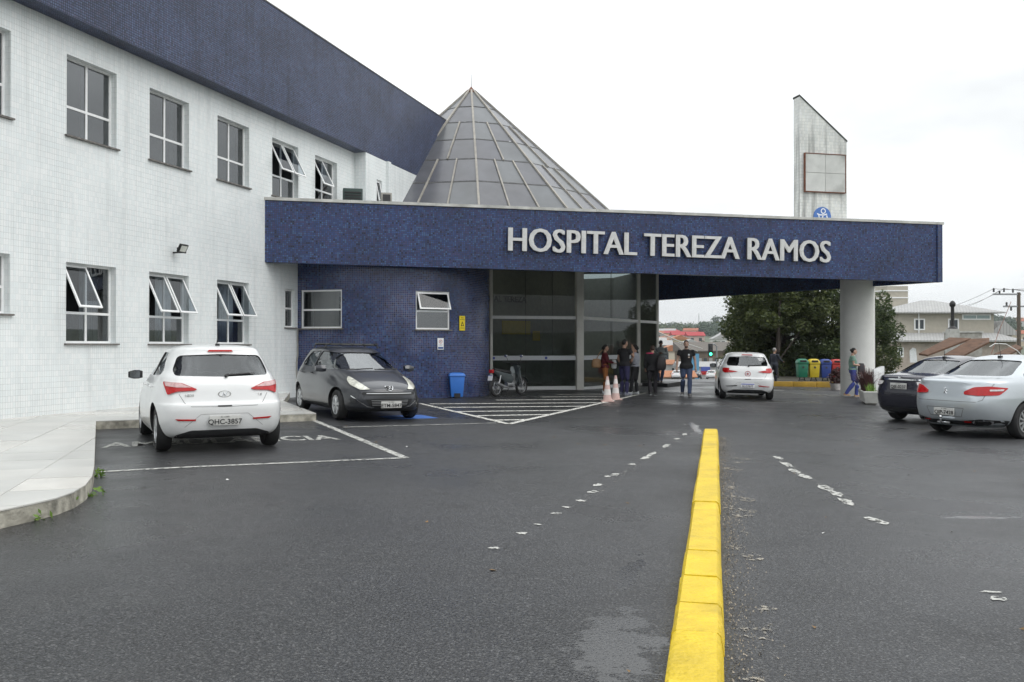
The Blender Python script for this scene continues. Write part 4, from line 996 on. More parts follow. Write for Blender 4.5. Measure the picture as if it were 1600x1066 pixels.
hatch_rear(c1, v1, [([(-.80,.965),(-.52,.945),(-.33,.865),(-.36,.845),(-.57,.835),(-.70,.79)], M_['red_lamp'])], None)
for s in (-1, 1):
    q = rpoly([(-.76,.955),(-.53,.937),(-.40,.885),(-.57,.885),(-.73,.905)], .012); patch(v1, q if s < 0 else mir(q), R(18)*-s, .0215, .003, 'reversing_lamp', M_['pink_lamp'], c1, .03)
    q = rpoly([(-.62,.475),(-.36,.465),(-.37,.445),(-.58,.45)], .008); patch(v1, q if s < 0 else mir(q), 0, .006, .008, 'bumper_reflector', M_['red_lamp'], c1)
b = MB(); rr_ = [[Vector((.085*k*math.cos(t), -1.903, .795+.045*k*math.sin(t))) for t in [2*math.pi*i/24 for i in range(24)]] for k in (1, .84)]
hy = v1.ray_cast(Vector((0,-6,.795)), Vector((0,1,0)))[0].y
for ring in rr_:
    for p in ring: p.y = hy-.012
b.rings(rr_, caps=False); b.tube([(-.03, hy-.012, .77), (-.012, hy-.012, .82), (.0, hy-.012, .795), (.012, hy-.012, .77), (.03, hy-.012, .82)], .007, 5); b.build('badge', M_['chrome'], c1)
for t, x, z in (('HB20', -.50, .765), ('1.0', .43, .765)):
    me = text_mesh(t, .05, .002, 0); mesh_obj('badge_lettering', me, M_['chrome'], c1, Matrix.Translation((x, v1.ray_cast(Vector((x+.05,-6,z)), Vector((0,1,0)))[0].y-.006, z)) @ Matrix.Rotation(R(90), 4, 'X'))
plate(v1, c1, -1, .44, 'QHC-3857'); door_lines(c1, v1); mirrors(c1, .62, 1.0, .80, M_['black']); antenna(c1, -1.25, 1.46)
rearc = (G(240,704)+G(432,696))/2; hd = Vector((-.455, .89)); pc = rearc.to_2d()+hd*1.30
place(c1, pc, hd, 'white hatchback with red tail lamps parked nose in beside the tiled pavement')
# ---- the white hatchback driving out, newer lamps and a red cross disc
c2, v2 = hatch('hatchback', M_['paint_white']); root_paint[c2.name] = M_['paint_white']
hatch_rear(c2, v2, [([(-.80,.955),(-.74,.975),(-.55,.965),(-.545,.91),(-.28,.865),(-.46,.835),(-.68,.825),(-.78,.86)], M_['red_lamp'])], None)
for s in (-1, 1):
    q = rpoly([(-.66,.42),(-.30,.455),(-.34,.42),(-.62,.405)], .008); patch(v2, q if s < 0 else mir(q), 0, .006, .008, 'bumper_reflector', M_['plastic_dark'] if s < 0 else M_['red_lamp'], c2)
hy = v2.ray_cast(Vector((0,-6,.80)), Vector((0,1,0)))[0].y
for r0, r1, m, nm in ((.085, 0, M_['white_paint'], 'cross_disc'), (.085, .07, M_['red_lamp'], 'cross_ring')):
    b = MB(); rg = [[(k*math.cos(2*math.pi*i/24), hy-.012-(.003 if r1 else 0), .80+k*math.sin(2*math.pi*i/24)) for i in range(24)] for k in (r0, r1 or .001)]; b.rings(rg, caps=False); b.build(nm, m, c2)
b = MB(); b.b2((-.04, hy-.02, .79), (.04, hy-.014, .81)); b.b2((-.01, hy-.0195, .76), (.01, hy-.0145, .84)); b.build('cross_mark', M_['red_lamp'], c2)
plate(v2, c2, -1, .44, 'RLG7B77', style='white'); door_lines(c2, v2); mirrors(c2, .62, 1.0, .80, M_['black']); antenna(c2, -1.2, 1.46)
rc = (G(1128,623)+G(1208,625))/2; hd2 = Vector((math.sin(R(10)), math.cos(R(10)))); place(c2, rc.to_2d()+hd2*1.3+Vector((0, .2)), hd2, 'white hatchback with a red cross on its tailgate driving under the canopy')
# ---- dark grey hatchback seen from the front, with a roof rack
PG = [(.19,-1.74,1.78,.72,5,4),(.23,-1.83,1.88,.79,5.5,3.8),(.30,-1.88,1.935,.825,5.5,3.7),(.42,-1.94,1.96,.84,5.5,3.6),(.54,-1.96,1.955,.845,5.5,3.4),(.62,-1.95,1.925,.845,5.5,3.25),(.68,-1.94,1.86,.842,5.2,3.15),(.74,-1.925,1.73,.836,5,3.1),
      (.82,-1.90,1.47,.824,4.8,3.1),(.89,-1.87,1.20,.805,4.6,3.2),(.945,-1.84,1.0,.782,4.4,3.3),(.99,-1.81,.88,.76,4.4,3.4),(1.09,-1.73,.64,.712,4.4,3.5),(1.20,-1.62,.38,.664,4.5,3.6),(1.29,-1.52,.15,.62,4.6,3.6),(1.345,-1.44,.0,.585,4.8,3.6),
      (1.38,-1.36,-.10,.545,4.6,3.4),(1.405,-1.26,-.20,.48,4.2,3.2),(1.425,-1.10,-.32,.38,3.6,3),(1.435,-.95,-.44,.25,3.4,3),(1.438,-.8,-.5,.1,3,3)]
SW2 = [[(-.36,.99),(.62,.975),(.12,1.30),(-.32,1.34)], [(-.43,.99),(-.39,1.34),(-.92,1.32),(-1.26,1.09),(-1.2,1.02)]]
c3, v3 = make_car('hatchback', PG, M_['paint_grey'], (-1.27, 1.17), .70, .295, SW2, [(-.57,1.03),(.57,1.03),(.50,1.28),(-.50,1.28)], [(-.66,.985),(0,.965),(.66,.985),(.53,1.33),(0,1.35),(-.53,1.33)], (-1.5, .88, .42, 1.38), glass('car_glass_clear', (.42,.50,.50), 2.9), 'cover')
root_paint[c3.name] = M_['paint_grey']
# front panels: looking along -y, a = -x
for s in (-1, 1):
    f = (lambda p: p) if s > 0 else mir
    patch(v3, f(rpoly([(.34,.625),(.52,.615),(.72,.70),(.80,.79),(.785,.86),(.70,.825),(.52,.73)], .03)), math.pi-R(22)*s, .006, .014, 'headlamp', M_['headlamp'], c3, .03)
    patch(v3, f(rpoly([(.60,.36),(.70,.38),(.72,.45),(.62,.45)], .02)), math.pi-R(15)*s, .005, .006, 'fog_recess', M_['plastic_dark'], c3, .03)
patch(v3, rpoly([(-.50,.575),(.50,.575),(.52,.53),(.46,.515),(-.46,.515),(-.52,.53)], .02), math.pi, .004, .008, 'upper_grille', M_['black'], c3)
patch(v3, rpoly([(-.46,.44),(.46,.44),(.40,.34),(.28,.29),(-.28,.29),(-.40,.34)], .03), math.pi, .004, .008, 'lower_grille', M_['black'], c3)
for z in (.325, .355, .385, .415): lines(c3, v3, [[(-.36+.25*(.415-z),z),(.36-.25*(.415-z),z)]], math.pi, 'grille_slat', .009, M_['alloy'])
lines(c3, v3, [[(-.44,.55),(.44,.55)]], math.pi, 'grille_slat', .014, M_['alloy'])
for o_ in [o for o in c3.children if o.name.startswith('grille_slat')]: 
    for v in o_.data.vertices: v.co.y += .016
lines(c3, v3, [[(-.66,.50),(-.56,.40),(-.42,.30),(-.30,.27)], [(.66,.50),(.56,.40),(.42,.30),(.30,.27)]], math.pi, 'bumper_trim', .014, M_['chrome'])
patch(v3, rpoly([(-.60,.22),(.60,.22),(.66,.265),(-.66,.265)], .01), math.pi, .02, .02, 'front_lip', M_['plastic_dark'], c3)
patch(v3, rpoly([(-.085,.685),(.085,.685),(.06,.615),(0,.595),(-.06,.615)], .02), math.pi, .006, .008, 'badge_surround', M_['chrome'], c3)
patch(v3, rpoly([(-.07,.676),(.07,.676),(.05,.625),(0,.608),(-.05,.625)], .015), math.pi, .015, .002, 'badge_plate', M_['black'], c3)
hy = v3.ray_cast(Vector((0,6,.64)), Vector((0,-1,0)))[0].y+.03
b = MB(); b.tube([(.028,hy,.605),(.012,hy,.64),(-.012,hy,.655),(-.03,hy,.635)], .007, 5); b.tube([(.012,hy,.64),(-.004,hy,.61),(-.02,hy,.602)], .006, 5); b.tube([(.0,hy,.65),(.025,hy,.67),(-.005,hy,.68)], .007, 5); b.build('badge', M_['chrome'], c3)
lines(c3, v3, [[(-.60,.90),(-.50,.70),(-.30,.615),(0,.60),(.30,.615),(.50,.70),(.60,.90)]], math.pi)
pl3 = plate(v3, c3, 1, .335, 'ETM-5847', x=-.02); door_lines(c3, v3, .70, -.40, -1.08)
mirrors(c3, .60, .99, .80, M_['paint_grey'])
b = MB(); b.tube([(.52, .93, .985), (.30, .97, .985), (-.02, .95, 1.0)], .012, 6); b.tube([(-.05, .96, .985), (-.35, .97, .985), (-.55, .9, .99)], .012, 6); b.build('wiper', M_['black'], c3)
rk = MB()
for y in (-.25, -1.0): rk.tube([(-.56, y, 1.40), (-.54, y, 1.47), (.54, y, 1.47), (.56, y, 1.40)], .02, 6)
for x in (-.5, .5): rk.tube([(x, -1.15, 1.485), (x, -.12, 1.485)], .018, 6)
for x in (-.25, 0, .25): rk.tube([(x, -1.1, 1.49), (x, -.15, 1.49)], .012, 6)
rk.build('roof_rack', M_['plastic_dark'], c3, 60)
hd3 = Vector((.49, -.872)); fa = Vector((-2.83, 18.10)); place(c3, fa-hd3*1.17, hd3, 'dark grey hatchback with roof rack parked facing out before the blue wall')
# ---- silver saloon and dark saloon
def sedan_rows(k=1.0, hz=1.0, w=1.0):
    base = [(.20,-2.12,2.10,.74,4,4),(.27,-2.22,2.22,.83,4.5,3.8),(.36,-2.29,2.30,.875,4.5,3.6),(.50,-2.335,2.34,.90,4.5,3.4),(.62,-2.345,2.335,.907,4.5,3.2),(.72,-2.335,2.29,.907,4.5,3.1),(.80,-2.315,2.16,.902,4.4,3.1),(.88,-2.295,1.92,.892,4.3,3.1),(.95,-2.275,1.64,.878,4.2,3.2),
      (1.00,-2.265,1.38,.862,4.1,3.3),(1.035,-2.24,1.22,.846,4,3.4),(1.058,-2.15,1.14,.835,3.8,3.4),(1.078,-1.96,1.08,.822,3.7,3.5),(1.10,-1.74,1.03,.806,3.7,3.6),(1.14,-1.57,.95,.782,3.8,3.6),(1.22,-1.36,.78,.735,4,3.7),(1.32,-1.09,.55,.675,4.2,3.7),(1.40,-.85,.34,.622,4.4,3.7),(1.445,-.69,.20,.575,4.4,3.6),(1.475,-.54,.06,.50,4,3.4),(1.50,-.36,-.08,.38,3.5,3.2),(1.512,-.24,-.16,.22,3,3),(1.517,-.2,-.18,.08,3,3)]
    return [(z*hz, a*k, c*k, h*w, e, f) for z, a, c, h, e, f in base]
def saloon(name, paint, k, hz, w, glassm, axl, wr):
    SWs = [[(-.28*k,1.06*hz),(.88*k,1.03*hz),(.36*k,1.36*hz),(-.24*k,1.42*hz)], [(-.36*k,1.06*hz),(-.32*k,1.42*hz),(-.62*k,1.37*hz),(-1.12*k,1.16*hz),(-1.15*k,1.10*hz)]]
    return make_car(name, sedan_rows(k, hz, w), paint, axl, .775*w, wr, SWs, [(-.66*w,1.125*hz),(0,1.115*hz),(.66*w,1.125*hz),(.53*w,1.40*hz),(0,1.42*hz),(-.53*w,1.40*hz)], [(-.70*w,1.07*hz),(.70*w,1.07*hz),(.55*w,1.41*hz),(-.55*w,1.41*hz)], (-1.5*k, 1.05*k, .42, 1.46*hz), glassm, 'alloy', .205)
c4, v4 = saloon('saloon_car', M_['paint_silver'], 1, 1, 1, M_['car_glass'], (-1.27, 1.44), .325); root_paint[c4.name] = M_['paint_silver']
for s in (-1, 1):
    f = (lambda p: p) if s < 0 else mir; yw = R(34)*(-s)*-1*-1
    patch(v4, f(rpoly([(-1.0,.92),(-.70,.945),(-.46,.925),(-.30,.84),(-.30,.79),(-.52,.775),(-.86,.79)], .035)), R(30)*-s, .006, .014, 'tail_lamp', M_['red_lamp'], c4, .04, piv=-2.3)
    patch(v4, f(rpoly([(-.92,.895),(-.70,.885),(-.70,.855),(-.90,.865)], .012)), R(30)*-s, .0215, .003, 'reversing_lamp', M_['clear_lamp'], c4, .04, piv=-2.3)
    patch(v4, f(rpoly([(-.76,.335),(-.50,.335),(-.47,.30),(-.50,.265),(-.72,.265)], .02)), R(8)*-s, .012, .014, 'exhaust_trim', M_['chrome'], c4, .04, piv=-2.3)
    patch(v4, f(rpoly([(-.73,.323),(-.52,.323),(-.50,.30),(-.52,.277),(-.70,.277)], .015)), R(8)*-s, .027, .002, 'exhaust_mouth', M_['black'], c4, .04, piv=-2.3)
    patch(v4, f(rpoly([(-.45,.315),(-.33,.315),(-.34,.29),(-.44,.29)], .008)), 0, .012, .008, 'bumper_reflector', M_['red_lamp'], c4, .04)
patch(v4, rpoly([(-.82,.335),(-.6,.36),(-.3,.31),(.3,.31),(.6,.36),(.82,.335),(.74,.235),(-.74,.235)], .03), 0, .003, .006, 'bumper_skirt', M_['black'], c4, .05)
lines(c4, v4, [[(-.72,.99),(-.64,.70),(-.55,.66),(.55,.66),(.64,.70),(.72,.99)], [(-.36,.54),(-.30,.385),(.30,.385),(.36,.54),(-.36,.54)]], 0, w=.009)
lines(c4, v4, [[(-.74,1.005),(.74,1.005)]], 0, 'boot_crease', .012, M_['paint_silver'])
hy = v4.ray_cast(Vector((0,-6,.84)), Vector((0,1,0)))[0].y-.012
b = MB(); b.tube([(-.03,hy,.79),(-.01,hy,.84),(.015,hy,.855),(.035,hy,.835)], .009, 5); b.tube([(-.012,hy,.84),(.012,hy,.80),(.035,hy,.79)], .009, 5); b.tube([(0,hy,.85),(-.03,hy,.88),(.01,hy,.895)], .009, 5); b.build('badge', M_['chrome'], c4)
plate(v4, c4, -1, .465, 'QIP-7428'); door_lines(c4, v4, .80, -.33, -1.0); mirrors(c4, .78, 1.06, .87, M_['paint_silver']); antenna(c4, -.62, 1.475, .30, -.25)
b = MB(); b.tube([(0,-2.30,.27),(0,-2.42,.27),(0,-2.45,.30),(0,-2.45,.345)], .018, 8); b.ell((0,-2.45,.37), (.028,.028,.028), 10, 8); b.b2((-.12,-2.36,.255),(.12,-2.31,.285)); b.build('tow_bar', M_['chrome'], c4, 50)
hd4 = Vector((.865, .50)); ra = (G(1469,673)+G(1592,686))/2; place(c4, ra.to_2d()+Vector((.03,.0))+hd4*1.27, hd4, 'silver saloon with tow bar and red tail lamps in the row by the planter')
c5, v5 = saloon('saloon_car', M_['paint_navy'], .938, .972, .935, M_['car_glass'], (-1.19, 1.40), .31); root_paint[c5.name] = M_['paint_navy']
for s in (-1, 1):
    f = (lambda p: p) if s < 0 else mir
    patch(v5, f(rpoly([(-.93,.93),(-.62,.92),(-.44,.90),(-.46,.82),(-.70,.785),(-.88,.80)], .02)), R(28)*-s, .006, .014, 'tail_lamp', M_['red_lamp'], c5, .04, piv=-2.16)
    patch(v5, f(rpoly([(-.61,.91),(-.40,.895),(-.43,.83),(-.56,.80)], .015)), R(10)*-s, .012, .016, 'reversing_lamp', M_['clear_lamp'], c5, .04, piv=-2.16)
patch(v5, rpoly([(-.62,.955),(.62,.955),(.60,.925),(-.60,.925)], .008), 0, .008, .014, 'chrome_strip', M_['chrome'], c5, .05)
patch(v5, rpoly([(-.70,.26),(.70,.26),(.78,.40),(.60,.34),(-.60,.34),(-.78,.40)], .02), 0, .004, .006, 'bumper_skirt', M_['plastic_dark'], c5, .05)
lines(c5, v5, [[(-.66,.76),(-.52,.64),(.52,.64),(.66,.76)], [(-.74,.60),(.74,.60)]], 0, w=.008, m=M_['black'])
hy = v5.ray_cast(Vector((0,-6,.985)), Vector((0,1,0)))[0].y-.02
b = MB(); b.tube([(-.04,hy,1.005),(-.03,hy,.945),(.03,hy,.945),(.04,hy,1.005),(-.04,hy,1.005)], .006, 5); b.tube([(-.02,hy,.998),(-.015,hy,.975),(.015,hy,.975),(.02,hy,.998)], .006, 5); b.build('badge', M_['chrome'], c5)
plate(v5, c5, -1, .80, 'QJE-0237'); mirrors(c5, .74, 1.03, .82, M_['paint_navy']); antenna(c5, -.58, 1.435, .2, -.2)
hl = G(1404,655); rx = Vector((hd4.y, -hd4.x)); place(c5, hl.to_2d()+rx*.72+hd4*1.19, hd4, 'dark navy saloon parked beyond the silver saloon next to the planter')

c3.scale = (1.06, 1.05, 1.02); c1.scale = (1.03, 1.03, 1.01)
# ================================================================ people
SKIN = {k: mat('skin_'+k, c, .55, var=.08) for k, c in (('light', (.52,.33,.25)), ('tan', (.40,.24,.17)), ('brown', (.20,.11,.075)))}
HAIR = mat('hair_dark', (.012,.010,.009), .6, var=.3, scale=40); HAIR_G = mat('hair_grey', (.30,.29,.28), .7, var=.3, scale=40)
def cloth(name, c, **k): return mat('cloth_'+name, c, .85, var=.18, scale=14, bump=.25, bscale=60, **k)
def remeshed(mb, vox, smooth_it=3):
    me = bpy.data.meshes.new('r'); me.from_pydata(mb.v, [], mb.f); o = tmp_obj(me)
    m = o.modifiers.new('r', 'REMESH'); m.mode = 'VOXEL'; m.voxel_size = vox; m.use_smooth_shade = True
    if smooth_it: s_ = o.modifiers.new('s', 'SMOOTH'); s_.factor = .5; s_.iterations = smooth_it
    dg = bpy.context.evaluated_depsgraph_get(); dg.update()
    r = bpy.data.meshes.new_from_object(o.evaluated_get(dg), depsgraph=dg); bpy.data.objects.remove(o)
    for p in r.polygons: p.use_smooth = True
    return r
def stack(mb, rows, n=16):      # rows (centre, rx, ry)
    mb.rings([[Vector((c[0]+rx*math.cos(2*math.pi*i/n), c[1]+ry*math.sin(2*math.pi*i/n), c[2])) for i in range(n)] for c, rx, ry in rows])
DEF = dict(pelvis=(0,0,.95), chest=(0,0,1.28), neck=(0,-.01,1.47), head=(0,.025,1.62), yaw=0,
           hipL=(-.095,0,.92), kneeL=(-.10,.02,.50), ankL=(-.10,-.02,.09), hipR=(.095,0,.92), kneeR=(.10,.02,.50), ankR=(.10,-.02,.09), toeL=(-.03,.14), toeR=(.03,.14),
           shL=(-.185,0,1.42), elL=(-.235,-.03,1.13), wrL=(-.245,.05,.88), shR=(.185,0,1.42), elR=(.235,-.03,1.13), wrR=(.245,.05,.88))
def person(label, loc, facing, H, pose, skin, top, legs, shoes, hair, hairstyle='short', sleeve='short', longtop=.90, female=False, group=None, wide=1.0):
    P = {k: (Vector(v) if hasattr(v, '__len__') and len(v) == 3 else v) for k, v in {**DEF, **pose}.items()}
    root = empty('person', loc, facing); S = H/1.75; root.scale = (S, S, S); tag(root, label, 'person', group)
    pel, che, nec, hea = P['pelvis'], P['chest'], P['neck'], P['head']; w = wide*(.93 if female else 1)
    def torso(mb, g, zlow):
        rows = []
        for t, rx, ry in ((-.28, .155, .115), (-.12, .17, .125), (.05, .165, .12), (.3, .148*(.92 if female else 1), .108), (.55, .155, .112), (.8, .172, .12), (1.0, .180, .115), (1.28, .175, .095), (1.42, .12, .075), (1.52, .062, .058)):
            c = pel.lerp(che, t) if t <= 1 else che.lerp(nec, (t-1)/.52)
            if c.z < zlow-.02: continue
            e_ = .03 if g and t < .3 else 0; rows.append((c, (rx+g+e_)*w, ry+g+e_+(.012 if female and .5 < t < 1.2 else 0)))
        stack(mb, rows)
    def arm(mb, s, g, upto=1.0, start=0):
        a, e, wr = P['sh'+s], P['el'+s], P['wr'+s]; pts = [a+(a-e)*.08, a, a.lerp(e, .5), e, e.lerp(wr, .4), wr]; rd = [.045, .058, .05, .042, .041, .028]
        if upto < 1: pts, rd = [pts[0], pts[1], a.lerp(e, .35), a.lerp(e, upto)], [.05, .06, .058, .058]
        mb.tube(pts, [r+g for r in rd], 10)
    def leg(mb, s, g, cuff=0):
        h, k, a = P['hip'+s], P['knee'+s], P['ank'+s]
        mb.tube([h+Vector((0,0,.06)), h, h.lerp(k, .35), h.lerp(k, .75), k, k.lerp(a, .3), k.lerp(a, .7), a-Vector((0,0,.02))], [q+g+(cuff if i > 4 else 0) for i, q in enumerate((.085, .092, .085, .066, .056, .056, .043, .036))], 12)
    Mh = Matrix.Translation(hea) @ Matrix.Rotation(P['yaw'], 4, 'Z')
    b = MB(); torso(b, 0, .6)
    for s in 'LR': arm(b, s, 0); leg(b, s, 0)
    b.tube([nec-Vector((0,0,.04)), nec+Vector((0,.005,.05)), hea+Vector((0,-.01,-.06))], [.06, .053, .055], 12)
    hm = MB(); hm.ell((0,0,.01), (.073,.092,.112), 16, 12); hm.ell((0,.03,-.055), (.055,.06,.055), 12, 8); hm.ell((0,.095,-.01), (.014,.022,.026), 8, 6); hm.ell((0,.088,-.055), (.024,.012,.009), 8, 6); hm.ell((-.074,-.005,-.005), (.012,.022,.032), 8, 6); hm.ell((.074,-.005,-.005), (.012,.022,.032), 8, 6)
    b.add([Mh @ Vector(v) for v in hm.v], hm.f)
    palms = []
    for s in 'LR':
        e, wr = P['el'+s], P['wr'+s]; d = (wr-e).normalized(); sd_ = d.cross(Vector((0,1,0)) if abs(d.y) < .8 else Vector((0,0,1))).normalized(); up_ = sd_.cross(d)
        b.tube([wr-d*.02, wr+d*.03, wr+d*.085], [.026, .036, .034], 10, 0, .55); palms.append((s, wr, d, up_))
    me = remeshed(b, .013, 3)
    # five fingers per hand, curled, rooted in the palm
    bm = bmesh.new(); bm.from_mesh(me); fb = MB()
    for s, wr, d, u in palms:
        ac = u.cross(d).normalized(); k = 1 if s == 'L' else -1
        lat = ac
        for i, L_ in enumerate((.062, .072, .068, .054)):
            o = wr+d*.075+lat*(-.026+.0175*i); fb.tube([o, o+d*L_*.5+u*.006, o+d*L_*.8-u*.012*1, o+d*L_*.9-u*.03], [.0085, .008, .0075, .006], 6)
        o = wr+d*.02+lat*(-.03*1); fb.tube([o, o+d*.03-lat*.018, o+d*.06-lat*.022-u*.012], [.011, .01, .008], 6)
    m2 = bpy.data.meshes.new('f'); m2.from_pydata(fb.v, [], fb.f); bm.from_mesh(m2); bm.to_mesh(me); bm.free()
    for p in me.polygons: p.use_smooth = True
    mesh_obj('body', me, skin, root)
    b = MB(); torso(b, .016, longtop)
    for s in 'LR':
        if sleeve == 'short': arm(b, s, .014, .55)
        elif sleeve == 'long': arm(b, s, .014)
    mesh_obj('shirt', remeshed(b, .016, 2), top, root)
    b = MB(); stack(b, [(pel+Vector((0,0,-.10)), .155*w, .12), (pel+Vector((0,0,-.02)), .185*w, .135), (pel+Vector((0,0,.06)), .172*w, .125), (pel+Vector((0,0,.12)), .16*w, .118)])
    for s in 'LR': leg(b, s, .014, .008)
    mesh_obj('trousers', remeshed(b, .016, 2), legs, root)
    for s in 'LR':
        a = P['ank'+s]; t = P['toe'+s]; dv = Vector((t[0], t[1], 0)).normalized(); b = MB()
        rs = []
        for f, wd, h0, h1 in ((-.07, .032, -.085, 0), (-.03, .04, -.09, .03), (.06, .043, -.09, -.015), (.13, .046, -.09, -.04), (.175, .03, -.088, -.06)):
            c = a+dv*f; sx_ = Vector((-dv.y, dv.x, 0)); rs.append([c+sx_*wd*q+Vector((0,0,h)) for q, h in ((-1, h0), (1, h0), (1, (h0+h1)/2), (.6, h1), (-.6, h1), (-1, (h0+h1)/2))])
        b.rings(rs); sh = b.build('shoe', shoes, root, 60)
        b = MB(); b.rings([[p+Vector((0,0,-.004 if i < 2 else 0)) for i, p in enumerate([r[0]*1, r[1]*1])]+[r[1]+Vector((0,0,.022)), r[0]+Vector((0,0,.022))] for r in rs]); b.v = [tuple(Vector(v)) for v in b.v]
        b.build('sole', M_['white_paint'] if shoes is not M_['black'] else M_['rubber'], sh)
    # hair
    b = MB(); n = 20; rs = []
    if hairstyle == 'cap':
        b.ell((0,-.005,.045), (.08,.10,.085), 16, 10); b.tube([(0,.05,.035), (0,.10,.03), (0,.16,.02)], [.06,.065,.03], 12, 0, .18)
    else:
        b.ell((0,-.016,.03), (.08,.096,.105), 16, 10)
        if hairstyle in ('long', 'pony'): b.tube([(0,-.06,.05), (0,-.10,-.03), (0,-.10,-.15), (0,-.09,-.26 if hairstyle == 'long' else -.2)], [.06,.065,.055,.02], 12, 0, 1)
        if hairstyle == 'bun': b.ell((0,-.10,.05), (.04,.04,.04), 10, 8)
    b.v = [tuple(Mh @ Vector(v)) for v in b.v]
    # leave the face free: push front-lower hair back inside the head
    vs = []
    for v in b.v:
        q = Mh.inverted() @ Vector(v)
        if hairstyle != 'cap' and q.y > .015 and q.z < .055: q.y = .0; q.x *= .82
        vs.append(tuple(Mh @ q))
    b.v = vs; b.build('hair' if hairstyle != 'cap' else 'cap', hair, root, 180)
    b = MB()
    for x in (-.03, .03): b.ell((x,.082,.018), (.012,.009,.007), 8, 6)
    b.v = [tuple(Mh @ Vector(v)) for v in b.v]; b.build('eyes', M_['black'], root, 180)
    return root
def gp(x, y, dz=0): return (x, y, gz(x)+dz)
# walking man, black T-shirt and jeans, towards the camera
M_['jeans'] = cloth('jeans', (.06,.085,.16)); M_['jeans_d'] = cloth('jeans_dark', (.035,.045,.10)); M_['blk'] = cloth('black', (.012,.012,.014))
w_ = person('man in black T-shirt and blue jeans walking out with arms hanging', gp(5.66, 28.7), R(172), 1.82,
    dict(hipL=(-.095,0,.92), kneeL=(-.10,.14,.53), ankL=(-.09,.20,.10), kneeR=(.10,.05,.50), ankR=(.11,-.20,.14), elL=(-.27,-.06,1.14), wrL=(-.29,-.02,.89), elR=(.27,-.02,1.14), wrR=(.29,.12,.90)), SKIN['light'], M_['blk'], M_['jeans'], cloth('shoe_grey', (.22,.21,.21)), HAIR, longtop=.84)
b = MB(); b.b2((-.10,.134,1.27),(-.05,.142,1.32)); b.build('chest_logo', M_['white_paint'], w_); b = MB(); b.b2((-.10,.134,1.20),(-.05,.142,1.235)); b.build('chest_patch', mat('patch', (.75,.6,.5), .7), w_)
b = MB(); b.ell((0,.062,-.075), (.05,.038,.032), 12, 8); b.v = [tuple(Vector(v)+DEF_H) for v in b.v] if False else [(x, y+.025, z+1.615) for x, y, z in b.v]; b.build('beard', mat('beard', (.09,.06,.045), .8), w_, 180)
# woman in the wine red jacket, turned to the right
pw = person('woman in wine red jumper and orange trousers with a tan shoulder bag', gp(3.12, 29.6), R(-92), 1.64, dict(elL=(-.24,.06,1.15), wrL=(-.16,.27,1.12), elR=(.24,.05,1.15), wrR=(.12,.28,1.1)), SKIN['tan'], cloth('wine', (.11,.010,.018)), cloth('orange', (.34,.125,.035)), M_['white_paint'], HAIR, 'long', 'long', .88, True)
def bag(label, loc, size, c, strap=None, rz=0, name='handbag'):
    r = tag(empty(name, loc, rz), label, 'bag'); m = mat('bag_'+label[:10], c, .6, var=.2, scale=10); sx, sy, sz = size; b = MB()
    b.rings([[(sx*k*math.cos(2*math.pi*i/16), sy*k*math.sin(2*math.pi*i/16), sz*z) for i in range(16)] for k, z in ((.7,0),(.95,.1),(1,.4),(.85,.8),(.6,1))]); b.build('bag_body', m, r, 60)
    if strap:
        b = MB(); b.tube([(p[0], p[1], p[2]) for p in strap], .014, 6); b.build('strap', m, r, 60)
    return r
bag('tan leather bag carried behind the woman in wine red', (2.82, 29.5, .75), (.17,.11,.30), (.34,.20,.10), [(.0,0,.28),(.12,.03,.5),(.25,.06,.62)], R(10))
bag('white plastic bag hanging from the wine red sleeve', (3.42, 29.62, .72), (.09,.06,.30), (.62,.64,.65), None, 0, 'plastic_bag')
person('man in black T-shirt and navy trousers standing with a hand at his face', gp(3.66, 28.75), R(-50), 1.82, dict(elR=(.27,.12,1.2), wrR=(.12,.24,1.46), elL=(-.25,-.02,1.14), wrL=(-.22,.12,.92), yaw=R(-10)), SKIN['tan'], M_['blk'], cloth('navy', (.030,.028,.085)), cloth('shoe_blue', (.18,.19,.24)), HAIR, longtop=.9)
person('person in pale grey top and charcoal trousers facing the man in black', gp(4.12, 29.5), R(60), 1.66, dict(elL=(-.23,.05,1.16), wrL=(-.05,.24,1.12), elR=(.23,.05,1.16), wrR=(.05,.24,1.08), kneeL=(-.10,.08,.5), ankL=(-.09,.14,.09)), SKIN['light'], cloth('palegrey', (.42,.44,.50)), cloth('charcoal', (.03,.032,.036)), M_['white_paint'], HAIR, 'pony', 'short', .98, True)
person('person in long black coat walking in with back turned', gp(4.55, 28.6), R(-8), 1.64, dict(kneeR=(.10,.10,.52), ankR=(.09,.10,.10), kneeL=(-.10,.02,.5), ankL=(-.08,-.16,.13), elL=(-.26,.0,1.14), wrL=(-.24,.10,.95), elR=(.26,-.02,1.14), wrR=(.24,.08,.92)), SKIN['tan'], M_['blk'], cloth('blackpants', (.014,.012,.016)), mat('shoe_black', (.02,.02,.02), .5), mat('hair_brown', (.05,.03,.02), .6, var=.3, scale=40), 'short', 'long', .78, True, wide=1.12)
bag('black shoulder bag on the back of the black coat', (4.80, 28.42, .70), (.17,.10,.44), (.016,.013,.015), [(-.02,0,.42),(-.1,-.02,.56),(-.16,.05,.68)], R(12), 'shoulder_bag')
b = MB(); b.tube([(4.46+.1*math.cos(t), 28.56+.07*math.sin(t), 1.24) for t in [i*.5 for i in range(13)]], .022, 6); tag(b.build('scarf', cloth('pink', (.62,.05,.14))), 'narrow pink scarf round the neck above the black coat', 'scarf')
